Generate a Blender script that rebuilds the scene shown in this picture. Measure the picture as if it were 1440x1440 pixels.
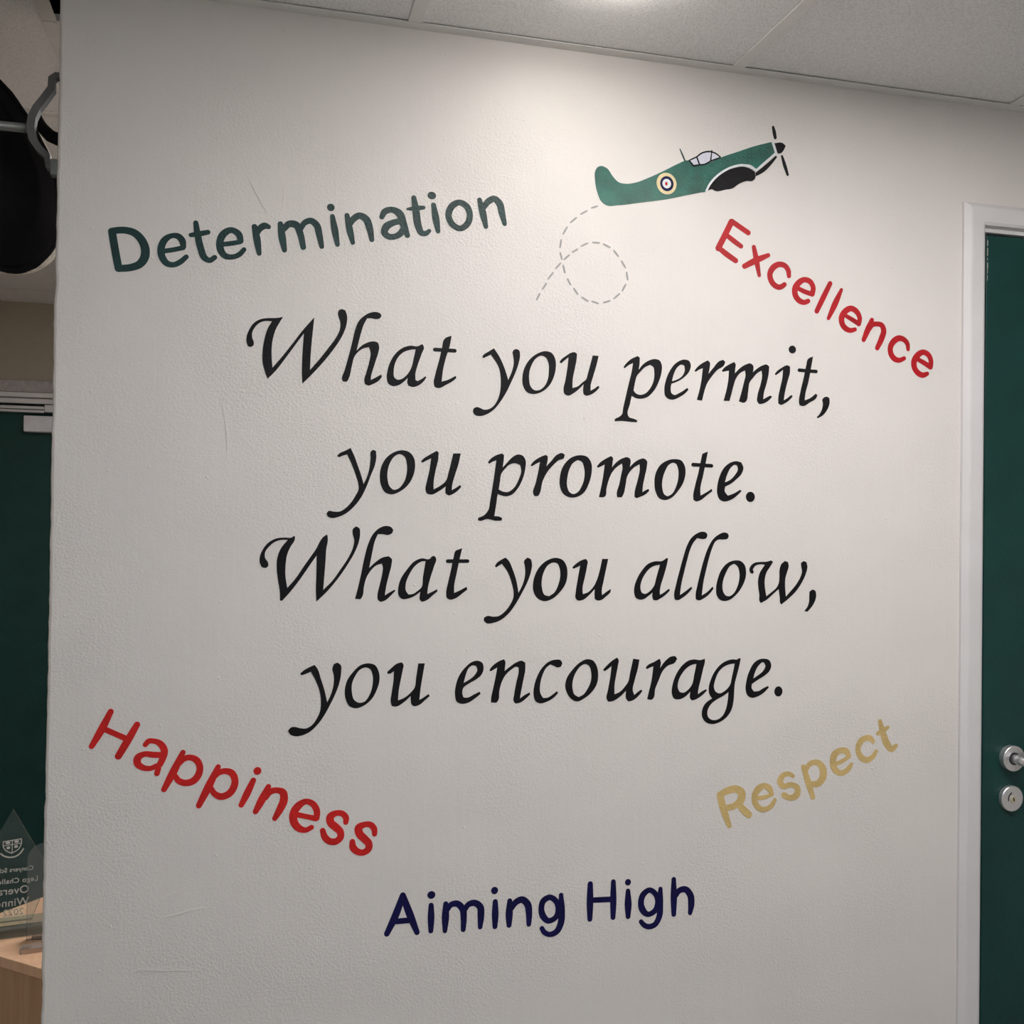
import bpy, bmesh, math, random
from mathutils import Vector, Matrix
from mathutils.geometry import delaunay_2d_cdt, tessellate_polygon

for o in list(bpy.data.objects):
    bpy.data.objects.remove(o, do_unlink=True)
scene = bpy.context.scene
COL = scene.collection
random.seed(7)

# ------------------------------------------------------------------ camera
cd = bpy.data.cameras.new('camera')
cam = bpy.data.objects.new('camera', cd)
COL.objects.link(cam)
cd.sensor_width = 36.0
cd.lens = 36.0 * 1440.34 / 1440.0
cd.clip_start = 0.02
cam.matrix_world = Matrix(((0.967354, -0.016363, -0.252901, 0.29344),
                           (-0.253069, -0.009122, -0.967405, -1.73053),
                           (0.013522, 0.999825, -0.012965, 1.55342),
                           (0, 0, 0, 1)))
scene.camera = cam

# ------------------------------------------------------------------ world, exposure
world = bpy.data.worlds.new('world')
scene.world = world
world.use_nodes = True
world.node_tree.nodes['Background'].inputs[0].default_value = (0.8, 0.9, 1.0, 1)
world.node_tree.nodes['Background'].inputs[1].default_value = 0.0
vs = scene.view_settings
vs.view_transform = 'Standard'
vs.look = 'None'
vs.exposure = 0.09
vs.gamma = 1.0
vs.use_curve_mapping = False

# ceiling lamps of the room: (x, y, watts, colour)
DOWNLIGHT = (0.84, -0.285, 0.88, (1.0, 0.955, 0.88))
PANELS = [(0.859, -0.915, 8.7, (1.0, 0.968, 0.945), 'in front of the lettering'),
          (1.459, -0.915, 11.2, (1.0, 0.96, 0.925), 'in front of the white framed door'),
          (0.259, -2.715, 11.5, (0.62, 0.82, 1.0), 'by the plain wall opposite the lettering'),
          (0.259, 0.885, 15.5, (1.0, 0.965, 0.95), 'in the passage behind the lettered wall')]
ROOM = dict(x0=-1.0, x1=3.0, y0=-3.2, y1=2.62, z=2.4)
WALL_T = 0.10

# ------------------------------------------------------------------ materials
def new_mat(name):
    m = bpy.data.materials.new(name)
    m.use_nodes = True
    nt = m.node_tree
    return m, nt, nt.nodes['Principled BSDF']

def N(nt, kind, **kw):
    n = nt.nodes.new(kind)
    for k, v in kw.items():
        setattr(n, k, v)
    return n

def simple(name, col, rough=0.5, metal=0.0, spec=0.5, vary=0.06, scale=30, bump=0.0, bscale=200, coat=0.0):
    m, nt, p = new_mat(name)
    tc = N(nt, 'ShaderNodeTexCoord')
    ns = N(nt, 'ShaderNodeTexNoise')
    ns.inputs['Scale'].default_value = scale
    ns.inputs['Detail'].default_value = 4
    nt.links.new(tc.outputs['Object'], ns.inputs['Vector'])
    rp = N(nt, 'ShaderNodeValToRGB')
    a = [max(0, c * (1 - vary)) for c in col]
    b = [min(1, c * (1 + vary)) for c in col]
    rp.color_ramp.elements[0].color = (*a, 1)
    rp.color_ramp.elements[1].color = (*b, 1)
    rp.color_ramp.elements[0].position = 0.3
    rp.color_ramp.elements[1].position = 0.7
    nt.links.new(ns.outputs['Fac'], rp.inputs[0])
    nt.links.new(rp.outputs[0], p.inputs['Base Color'])
    p.inputs['Roughness'].default_value = rough
    p.inputs['Metallic'].default_value = metal
    p.inputs['Specular IOR Level'].default_value = spec
    p.inputs['Coat Weight'].default_value = coat
    if bump:
        n2 = N(nt, 'ShaderNodeTexNoise')
        n2.inputs['Scale'].default_value = bscale
        n2.inputs['Detail'].default_value = 3
        nt.links.new(tc.outputs['Object'], n2.inputs['Vector'])
        bp = N(nt, 'ShaderNodeBump')
        bp.inputs['Strength'].default_value = 1.0
        bp.inputs['Distance'].default_value = bump
        nt.links.new(n2.outputs['Fac'], bp.inputs['Height'])
        nt.links.new(bp.outputs[0], p.inputs['Normal'])
    return m

def relief(nt, p, strength=1.0):
    """roller-stippled plaster relief shared by the wall and the paint on it"""
    g = N(nt, 'ShaderNodeNewGeometry')
    L = nt.links.new
    def noise(scale, detail, rough=0.55, sc=(1, 1, 1)):
        mp = N(nt, 'ShaderNodeMapping')
        mp.inputs['Scale'].default_value = sc
        L(g.outputs['Position'], mp.inputs['Vector'])
        n = N(nt, 'ShaderNodeTexNoise')
        n.inputs['Scale'].default_value = scale
        n.inputs['Detail'].default_value = detail
        n.inputs['Roughness'].default_value = rough
        L(mp.outputs[0], n.inputs['Vector'])
        return n.outputs['Fac']
    def mul(a, k):
        m = N(nt, 'ShaderNodeMath', operation='MULTIPLY')
        L(a, m.inputs[0])
        if isinstance(k, float):
            m.inputs[1].default_value = k
        else:
            L(k, m.inputs[1])
        return m.outputs[0]
    def add(a, b):
        m = N(nt, 'ShaderNodeMath', operation='ADD')
        L(a, m.inputs[0]); L(b, m.inputs[1])
        return m.outputs[0]
    stip = noise(225, 3)
    mask = N(nt, 'ShaderNodeValToRGB')
    mask.color_ramp.elements[0].position = 0.42
    mask.color_ramp.elements[1].position = 0.62
    L(noise(3.2, 2), mask.inputs[0])
    mk = add(mul(mask.outputs[0], 0.75), mul(noise(400, 1), 0.3))
    h = mul(mul(stip, mk), 0.0018)
    # long brush and trowel marks, upright
    h = add(h, mul(noise(60, 2, 0.5, (1, 1, 0.08)), 0.00035))
    h = add(h, mul(noise(9, 3), 0.0022))
    h = add(h, mul(noise(2.2, 2), 0.004))
    # grit and drips: sparse raised specks
    v = N(nt, 'ShaderNodeTexVoronoi')
    v.inputs['Scale'].default_value = 34
    L(g.outputs['Position'], v.inputs['Vector'])
    cr = N(nt, 'ShaderNodeValToRGB')
    cr.color_ramp.elements[0].position = 0.0
    cr.color_ramp.elements[0].color = (1, 1, 1, 1)
    cr.color_ramp.elements[1].position = 0.09
    cr.color_ramp.elements[1].color = (0, 0, 0, 1)
    L(v.outputs['Distance'], cr.inputs[0])
    sep = N(nt, 'ShaderNodeSeparateColor')
    L(v.outputs['Color'], sep.inputs[0])
    gt = N(nt, 'ShaderNodeMath', operation='GREATER_THAN')
    L(sep.outputs[0], gt.inputs[0])
    gt.inputs[1].default_value = 0.72
    h = add(h, mul(mul(cr.outputs[0], gt.outputs[0]), 0.0009))
    bp = N(nt, 'ShaderNodeBump')
    bp.inputs['Strength'].default_value = strength
    bp.inputs['Distance'].default_value = 1.0
    L(h, bp.inputs['Height'])
    L(bp.outputs[0], p.inputs['Normal'])

def painted(name, col, rough=0.5, spec=0.5, vary=0.08, strength=1.0, scale=25):
    m, nt, p = new_mat(name)
    g = N(nt, 'ShaderNodeNewGeometry')
    ns = N(nt, 'ShaderNodeTexNoise')
    ns.inputs['Scale'].default_value = scale
    ns.inputs['Detail'].default_value = 5
    nt.links.new(g.outputs['Position'], ns.inputs['Vector'])
    rp = N(nt, 'ShaderNodeValToRGB')
    rp.color_ramp.elements[0].position = 0.32
    rp.color_ramp.elements[1].position = 0.68
    rp.color_ramp.elements[0].color = (*[c * (1 - vary) for c in col], 1)
    rp.color_ramp.elements[1].color = (*[min(1, c * (1 + vary)) for c in col], 1)
    nt.links.new(ns.outputs['Fac'], rp.inputs[0])
    nt.links.new(rp.outputs[0], p.inputs['Base Color'])
    p.inputs['Roughness'].default_value = rough
    p.inputs['Specular IOR Level'].default_value = spec
    relief(nt, p, strength)
    return m

def wood(name, c1, c2, scale=1.0, rough=0.45):
    m, nt, p = new_mat(name)
    tc = N(nt, 'ShaderNodeTexCoord')
    mp = N(nt, 'ShaderNodeMapping')
    mp.inputs['Scale'].default_value = (60 * scale, 60 * scale, 3 * scale)
    nt.links.new(tc.outputs['Object'], mp.inputs['Vector'])
    ns = N(nt, 'ShaderNodeTexNoise')
    ns.inputs['Scale'].default_value = 1.6
    ns.inputs['Detail'].default_value = 6
    nt.links.new(mp.outputs[0], ns.inputs['Vector'])
    rp = N(nt, 'ShaderNodeValToRGB')
    rp.color_ramp.elements[0].color = (*c1, 1)
    rp.color_ramp.elements[1].color = (*c2, 1)
    rp.color_ramp.elements[0].position = 0.3
    rp.color_ramp.elements[1].position = 0.7
    nt.links.new(ns.outputs['Fac'], rp.inputs[0])
    nt.links.new(rp.outputs[0], p.inputs['Base Color'])
    p.inputs['Roughness'].default_value = rough
    return m

def glass(name, tint, body=0.12, rough=0.03):
    """clear slab: mostly see-through with a fresnel gloss and a faint milky body"""
    m = bpy.data.materials.new(name)
    m.use_nodes = True
    nt = m.node_tree
    nt.nodes.remove(nt.nodes['Principled BSDF'])
    out = nt.nodes['Material Output']
    tr = N(nt, 'ShaderNodeBsdfTransparent')
    tr.inputs[0].default_value = (*tint, 1)
    df = N(nt, 'ShaderNodeBsdfDiffuse')
    ns = N(nt, 'ShaderNodeTexNoise')
    ns.inputs['Scale'].default_value = 40
    rp = N(nt, 'ShaderNodeValToRGB')
    rp.color_ramp.elements[0].color = (0.45, 0.52, 0.5, 1)
    rp.color_ramp.elements[1].color = (0.55, 0.62, 0.6, 1)
    nt.links.new(ns.outputs['Fac'], rp.inputs[0])
    nt.links.new(rp.outputs[0], df.inputs[0])
    mx = N(nt, 'ShaderNodeMixShader')
    mx.inputs[0].default_value = body
    nt.links.new(tr.outputs[0], mx.inputs[1])
    nt.links.new(df.outputs[0], mx.inputs[2])
    gl = N(nt, 'ShaderNodeBsdfGlossy')
    gl.inputs['Roughness'].default_value = rough
    fr = N(nt, 'ShaderNodeFresnel')
    fr.inputs[0].default_value = 1.45
    m2 = N(nt, 'ShaderNodeMixShader')
    nt.links.new(fr.outputs[0], m2.inputs[0])
    nt.links.new(mx.outputs[0], m2.inputs[1])
    nt.links.new(gl.outputs[0], m2.inputs[2])
    nt.links.new(m2.outputs[0], out.inputs['Surface'])
    return m

def emitter(name, col, strength):
    m = bpy.data.materials.new(name)
    m.use_nodes = True
    nt = m.node_tree
    nt.nodes.remove(nt.nodes['Principled BSDF'])
    e = N(nt, 'ShaderNodeEmission')
    e.inputs[0].default_value = (*col, 1)
    e.inputs[1].default_value = strength
    nt.links.new(e.outputs[0], nt.nodes['Material Output'].inputs['Surface'])
    return m

def tile_mat():
    m, nt, p = new_mat('mineral_tile')
    g = N(nt, 'ShaderNodeNewGeometry')
    n1 = N(nt, 'ShaderNodeTexNoise')
    n1.inputs['Scale'].default_value = 420
    n1.inputs['Detail'].default_value = 3
    n1.inputs['Roughness'].default_value = 0.7
    nt.links.new(g.outputs['Position'], n1.inputs['Vector'])
    rp = N(nt, 'ShaderNodeValToRGB')
    rp.color_ramp.elements[0].position = 0.3
    rp.color_ramp.elements[0].color = (0.64, 0.63, 0.635, 1)
    rp.color_ramp.elements[1].position = 0.55
    rp.color_ramp.elements[1].color = (0.91, 0.90, 0.905, 1)
    nt.links.new(n1.outputs['Fac'], rp.inputs[0])
    nt.links.new(rp.outputs[0], p.inputs['Base Color'])
    p.inputs['Roughness'].default_value = 0.95
    p.inputs['Specular IOR Level'].default_value = 0.1
    bp = N(nt, 'ShaderNodeBump')
    bp.inputs['Strength'].default_value = 0.8
    bp.inputs['Distance'].default_value = 0.0015
    nt.links.new(n1.outputs['Fac'], bp.inputs['Height'])
    nt.links.new(bp.outputs[0], p.inputs['Normal'])
    return m

MAT = {
    'wall': painted('cream_wall_paint', (0.80, 0.757, 0.735), rough=0.42, spec=0.4, vary=0.015, scale=6),
    'wall_plain': simple('darkened_beige_wall_paint', (0.40, 0.355, 0.285), rough=0.6, vary=0.03, bump=0.0006, bscale=120),  # beige darkened to cut the light bounced about the passage
    'wall_room': simple('off_white_wall_paint', (0.78, 0.75, 0.70), rough=0.6, vary=0.02, bump=0.0006, bscale=120),
    'tile': tile_mat(),
    'grid': simple('white_grid_steel', (0.76, 0.745, 0.735), rough=0.5, vary=0.02),
    'plenum': simple('plenum_black', (0.02, 0.02, 0.02), rough=0.9),
    'floor': simple('grey_beige_carpet', (0.50, 0.47, 0.44), rough=0.95, vary=0.25, scale=300, bump=0.003, bscale=500),  # floor out of view, its colour lightened to bounce more light up
    'gloss_white': simple('white_gloss_paint', (0.74, 0.72, 0.73), rough=0.35, vary=0.03, scale=12, bump=0.0008, bscale=40),
    'door_green': simple('dark_green_door_paint', (0.006, 0.047, 0.042), rough=0.42, spec=0.35, vary=0.15, scale=8, bump=0.0008, bscale=90),
    'gap': simple('dark_gap', (0.015, 0.015, 0.015), rough=0.8),
    'aluminium': simple('satin_aluminium', (0.76, 0.75, 0.77), rough=0.38, metal=0.85, vary=0.04, scale=200),
    'brass': simple('pale_brass', (0.72, 0.66, 0.5), rough=0.35, metal=0.7),
    'bracket': simple('galvanised_grey', (0.17, 0.17, 0.175), rough=0.7, metal=0.2, vary=0.15),
    'rail': simple('grey_tube_metal', (0.30, 0.32, 0.31), rough=0.4, metal=0.6, vary=0.1),
    'black_shell': simple('black_shell', (0.004, 0.0035, 0.005), rough=0.6, spec=0.15, vary=0.3, scale=18, bump=0.001, bscale=30),
    'chip': simple('chipped_cream_edge', (0.62, 0.58, 0.50), rough=0.7, vary=0.25, scale=90),
    'closer_white': simple('white_plastic', (0.75, 0.74, 0.80), rough=0.4),
    'frame_grey': simple('dimmed_grey_gloss', (0.42, 0.39, 0.39), rough=0.35, vary=0.2, scale=60),  # grey paint with the weak light on the architrave put into it
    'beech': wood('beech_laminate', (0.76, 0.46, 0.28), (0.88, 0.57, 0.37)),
    'beech_shaded': wood('beech_laminate_shaded', (0.50, 0.29, 0.17), (0.60, 0.38, 0.23)),  # same beech darkened, shade of the upright faces put into its colour
    'glass': glass('trophy_glass', (0.93, 0.97, 0.96), 0.045),
    'glass_base': glass('green_tinted_glass', (0.86, 0.95, 0.93), 0.16),
    'acrylic': glass('clear_acrylic', (0.97, 0.96, 0.96), 0.11),
    'etch': simple('frosted_etching', (0.85, 0.85, 0.80), rough=0.9, vary=0.1, scale=200),
    'lamp_rim': simple('white_lamp_rim', (0.8, 0.8, 0.8), rough=0.4),
}
PAINT = {
    'paint_dark_green': painted('dark_green_paint', (0.006, 0.036, 0.034), rough=0.38, spec=0.42, vary=0.25),
    'paint_green': painted('mid_green_paint', (0.012, 0.118, 0.088), rough=0.32, spec=0.4, vary=0.3),
    'paint_red': painted('red_paint', (0.45, 0.012, 0.018), rough=0.45, spec=0.25, vary=0.18),
    'paint_orange_red': painted('orange_red_paint', (0.62, 0.018, 0.016), rough=0.45, spec=0.25, vary=0.15),
    'paint_gold': painted('gold_paint', (0.66, 0.475, 0.20), rough=0.5, spec=0.25, vary=0.12),
    'paint_navy': painted('navy_paint', (0.005, 0.004, 0.058), rough=0.45, spec=0.2, vary=0.3),
    'paint_black': painted('black_paint', (0.006, 0.005, 0.007), rough=0.48, spec=0.2, vary=0.3),
    'paint_white': painted('white_paint', (0.80, 0.84, 0.88), rough=0.45, vary=0.03),
    'paint_cream': painted('cream_paint', (0.80, 0.66, 0.38), rough=0.45, vary=0.08),
    'paint_pale_glass': painted('pale_lilac_paint', (0.72, 0.72, 0.84), rough=0.45, vary=0.03),
    'paint_grey': painted('grey_paint', (0.36, 0.35, 0.345), rough=0.5, vary=0.1),
}

# ------------------------------------------------------------------ mesh helpers
def link(name, me, mat, parent=None, loc=None, rotz=None):
    o = bpy.data.objects.new(name, me)
    COL.objects.link(o)
    if mat is not None:
        me.materials.append(mat)
    if parent is not None:
        o.parent = parent
    if loc is not None:
        o.location = loc
    if rotz is not None:
        o.rotation_euler = (0, 0, rotz)
    return o

def from_bm(name, bm, mat, parent=None, smooth=False, loc=None, rotz=None):
    bmesh.ops.recalc_face_normals(bm, faces=bm.faces)
    me = bpy.data.meshes.new(name)
    bm.to_mesh(me)
    bm.free()
    if smooth:
        for p in me.polygons:
            p.use_smooth = True
    return link(name, me, mat, parent, loc, rotz)

def add_box(bm, x0, x1, y0, y1, z0, z1, bevel=0.0, seg=2):
    vs_ = [bm.verts.new((x, y, z)) for x in (x0, x1) for y in (y0, y1) for z in (z0, z1)]
    idx = [(0, 1, 3, 2), (4, 6, 7, 5), (0, 4, 5, 1), (2, 3, 7, 6), (0, 2, 6, 4), (1, 5, 7, 3)]
    fs = [bm.faces.new([vs_[i] for i in f]) for f in idx]
    if bevel:
        es = list({e for f in fs for e in f.edges})
        bmesh.ops.bevel(bm, geom=es, offset=bevel, segments=seg, affect='EDGES', profile=0.5)

def box(name, x0, x1, y0, y1, z0, z1, mat, parent=None, bevel=0.0, **kw):
    bm = bmesh.new()
    add_box(bm, x0, x1, y0, y1, z0, z1, bevel)
    return from_bm(name, bm, mat, parent, **kw)

def prism(name, pts, y0, y1, mat, parent=None, bevel=0.0, loc=None, rotz=None):
    """outline in x,z extruded along y"""
    bm = bmesh.new()
    a = [bm.verts.new((x, y0, z)) for x, z in pts]
    b = [bm.verts.new((x, y1, z)) for x, z in pts]
    bm.faces.new(a)
    bm.faces.new(b[::-1])
    n = len(pts)
    for i in range(n):
        bm.faces.new((a[i], b[i], b[(i + 1) % n], a[(i + 1) % n]))
    if bevel:
        es = [e for e in bm.edges if abs(e.verts[0].co.y - e.verts[1].co.y) < 1e-6]
        bmesh.ops.bevel(bm, geom=es, offset=bevel, segments=2, affect='EDGES', profile=0.5)
    return from_bm(name, bm, mat, parent, loc=loc, rotz=rotz)

def lathe_y(name, prof, centre, mat, parent=None, seg=40, smooth=True):
    """profile (radius, y) turned about the y axis through centre (x, z)"""
    bm = bmesh.new()
    rings = []
    for r, y in prof:
        if r < 1e-6:
            rings.append([bm.verts.new((centre[0], y, centre[1]))])
        else:
            rings.append([bm.verts.new((centre[0] + r * math.cos(2 * math.pi * k / seg), y,
                                        centre[1] + r * math.sin(2 * math.pi * k / seg))) for k in range(seg)])
    for a, b in zip(rings, rings[1:]):
        for k in range(seg):
            j = (k + 1) % seg
            if len(a) == 1:
                bm.faces.new((a[0], b[k], b[j]))
            elif len(b) == 1:
                bm.faces.new((a[k], a[j], b[0]))
            else:
                bm.faces.new((a[k], a[j], b[j], b[k]))
    o = from_bm(name, bm, mat, parent)
    for p in o.data.polygons:
        p.use_smooth = False
    return o

def tube(name, pts, rad, mat, parent=None, seg=16):
    """round tube through points; rad a number or one per point"""
    pts = [Vector(p) for p in pts]
    rs = rad if isinstance(rad, (list, tuple)) else [rad] * len(pts)
    bm = bmesh.new()
    rings = []
    ref = Vector((0, 0, 1))
    for i, p in enumerate(pts):
        t = (pts[min(i + 1, len(pts) - 1)] - pts[max(i - 1, 0)]).normalized()
        if abs(t.dot(ref)) > 0.95:
            ref = Vector((0, 1, 0))
        u = t.cross(ref).normalized()
        v = t.cross(u).normalized()
        rings.append([bm.verts.new(p + rs[i] * (math.cos(2 * math.pi * k / seg) * u + math.sin(2 * math.pi * k / seg) * v))
                      for k in range(seg)])
    for a, b in zip(rings, rings[1:]):
        for k in range(seg):
            bm.faces.new((a[k], a[(k + 1) % seg], b[(k + 1) % seg], b[k]))
    bm.faces.new(rings[0])
    bm.faces.new(rings[-1][::-1])
    return from_bm(name, bm, mat, parent, smooth=True)

def empty(name, loc=(0, 0, 0), rotz=0.0):
    o = bpy.data.objects.new(name, None)
    COL.objects.link(o)
    o.location = loc
    o.rotation_euler = (0, 0, rotz)
    o.empty_display_size = 0.05
    return o

def tag(o, label, cat, group=None):
    o['label'] = label
    o['category'] = cat
    if group:
        o['group'] = group
    return o

def structure(o, label=None):
    o['kind'] = 'structure'
    if label:
        o['label'] = label
    return o

# ------------------------------------------------------------------ flat painted shapes
def hermite(p0, p1, p2, p3, n, c1=False, c2=False):
    """points from p1 (kept) towards p2 (left out), chord-length tangents; c1/c2 mark corners"""
    d01 = max((p1 - p0).length, 1e-9)
    d12 = max((p2 - p1).length, 1e-9)
    d23 = max((p3 - p2).length, 1e-9)
    m1 = (p2 - p1) if c1 else (((p2 - p1) / d12 * d01 + (p1 - p0) / d01 * d12) / (d01 + d12)) * d12
    m2 = (p2 - p1) if c2 else (((p3 - p2) / d23 * d12 + (p2 - p1) / d12 * d23) / (d12 + d23)) * d12
    out = []
    for k in range(n):
        t = k / n
        t2, t3 = t * t, t * t * t
        out.append((2 * t3 - 3 * t2 + 1) * p1 + (t3 - 2 * t2 + t) * m1 + (-2 * t3 + 3 * t2) * p2 + (t3 - t2) * m2)
    return out

def smooth_closed(pts, n=5, corner=52):
    P = [Vector((p[0], p[1])) for p in pts]
    L = len(P)
    cor = []
    for i in range(L):
        a = (P[i] - P[i - 1]).normalized()
        b = (P[(i + 1) % L] - P[i]).normalized()
        cor.append(math.degrees(math.acos(max(-1, min(1, a.dot(b))))) > corner)
    out = []
    for i in range(L):
        j = (i + 1) % L
        out += hermite(P[i - 1], P[i], P[j], P[(i + 2) % L], n, cor[i], cor[j])
    return out

def smooth_open(pts, n=6, closed=False):
    P = [Vector(p) for p in pts]
    L = len(P)
    out = []
    for i in range(L if closed else L - 1):
        a = P[i - 1] if (i > 0 or closed) else P[i] * 2 - P[i + 1]
        j = (i + 1) % L
        b = P[(i + 2) % L] if (i + 2 < L or closed) else P[j] * 2 - P[i]
        out += hermite(a, P[i], P[j], b, n)
    if not closed:
        out.append(P[-1])
    return out

def shape_faces(shapes, scale):
    """-> list of small convex polygons (lists of 2D points, metres)"""
    faces = []
    for kind, d in shapes:
        if kind == 'E':
            x, y, rx, ry = d
            ring = [Vector((x + rx * math.cos(2 * math.pi * k / 40), y + ry * math.sin(2 * math.pi * k / 40))) for k in range(40)]
            faces.append(ring)
        elif kind == 'O':
            loops = [smooth_closed(c) for c in d]
            loops3 = [[Vector((p.x, p.y, 0)) for p in l] for l in loops]
            flat = [p for l in loops for p in l]
            for t in tessellate_polygon(loops3):
                faces.append([flat[i] for i in t])
        else:
            P = smooth_open(d, closed=(kind == 'C'))
            L = len(P)
            closed = kind == 'C'
            nor = []
            for i in range(L):
                a = P[(i - 1) % L] if (closed or i > 0) else P[i]
                b = P[(i + 1) % L] if (closed or i < L - 1) else P[i]
                t = Vector((b.x - a.x, b.y - a.y)).normalized()
                nor.append(Vector((-t.y, t.x)))
            lft = [Vector((p.x, p.y)) + n * p.z for p, n in zip(P, nor)]
            rgt = [Vector((p.x, p.y)) - n * p.z for p, n in zip(P, nor)]
            for i in range(L if closed else L - 1):
                j = (i + 1) % L
                q = [rgt[i], rgt[j], lft[j], lft[i]]
                ok = all((q[(k + 1) % 4] - q[k]).cross(q[(k + 2) % 4] - q[(k + 1) % 4]) > 0 for k in range(4))
                if ok:
                    faces.append(q)
                else:
                    for tri in ((q[0], q[1], q[2]), (q[0], q[2], q[3])):
                        if abs((tri[1] - tri[0]).cross(tri[2] - tri[0])) > 1e-3:
                            faces.append(list(tri))
            if not closed:
                for e, s in ((0, -1), (L - 1, 1)):
                    c = Vector((P[e].x, P[e].y))
                    n = nor[e]
                    t = Vector((n.y, -n.x)) * s
                    faces.append([c + P[e].z * (math.cos(math.pi * k / 10 - math.pi / 2) * t + math.sin(math.pi * k / 10 - math.pi / 2) * n * (1 if s > 0 else -1)) for k in range(11)])
    return [[p * scale for p in f] for f in faces]

STACK = []
def paint_mesh(name, shapes, height, scale=1e-4, back=-0.0004, origin=(0, 0)):
    """union of the shapes as one thin raised film on the plane y = 0 (facing -y)"""
    faces = shape_faces(shapes, scale)
    verts, fidx = [], []
    key = {}
    for f in faces:
        area = sum(f[k].cross(f[(k + 1) % len(f)]) for k in range(len(f)))
        if abs(area) < 1e-11:
            continue
        if area < 0:
            f = f[::-1]
        ids = []
        for p in f:
            kk = (round(p.x, 7), round(p.y, 7))
            if kk not in key:
                key[kk] = len(verts)
                verts.append(Vector(kk))
            if not ids or ids[-1] != key[kk]:
                ids.append(key[kk])
        if ids[0] == ids[-1]:
            ids.pop()
        if len(ids) >= 3:
            fidx.append(ids)
    single = len(shapes) == 1 and shapes[0][0] in 'OE'
    total = sum(abs(sum(verts[f[k]].cross(verts[f[(k + 1) % len(f)]]) for k in range(len(f)))) for f in fidx)
    rv, keep = verts, fidx
    if not single:
        # merge overlapping strokes into one outline (worked in millimetres about the letter's middle)
        mid = sum(verts, Vector((0, 0))) / len(verts)
        for eps in (1e-5, 1e-4, 1e-3):
            r = delaunay_2d_cdt([(v - mid) * 1000 for v in verts], [], fidx, 0, eps)
            kp = [f for f, o in zip(r[2], r[5]) if len(o)]
            area = sum(abs(sum(r[0][f[k]].cross(r[0][f[(k + 1) % len(f)]]) for k in range(len(f)))) for f in kp) * 1e-6
            if 0.4 * total < area < 1.01 * total:
                rv = [v / 1000 + mid for v in r[0]]
                keep = kp
                break
        else:
            print('union failed', name, area / total)
            STACK.append(name)
    bm = bmesh.new()
    front = {}
    for f in keep:
        for i in f:
            if i not in front:
                front[i] = bm.verts.new((rv[i].x - origin[0], -height, rv[i].y - origin[1]))
    cnt = {}
    for f in keep:
        bm.faces.new([front[i] for i in f])
        for k in range(len(f)):
            a, b = f[k], f[(k + 1) % len(f)]
            cnt[(a, b)] = 1
    rear = {}
    for (a, b) in list(cnt):
        if (b, a) not in cnt:
            for i in (a, b):
                if i not in rear:
                    rear[i] = bm.verts.new((rv[i].x - origin[0], -back, rv[i].y - origin[1]))
            bm.faces.new((front[b], front[a], rear[a], rear[b]))
    me = bpy.data.meshes.new(name)
    bm.to_mesh(me)
    bm.free()
    return me

def shapes_origin(shapes, scale=1e-4):
    xs, zs = [], []
    for kind, d in shapes:
        if kind == 'E':
            xs.append(d[0]); zs.append(d[1] - d[3])
        elif kind == 'O':
            xs += [p[0] for p in d[0]]; zs += [p[1] for p in d[0]]
        else:
            xs += [p[0] for p in d]; zs += [p[1] for p in d]
    return (sum(xs) / len(xs) * scale, min(zs) * scale)

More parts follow.
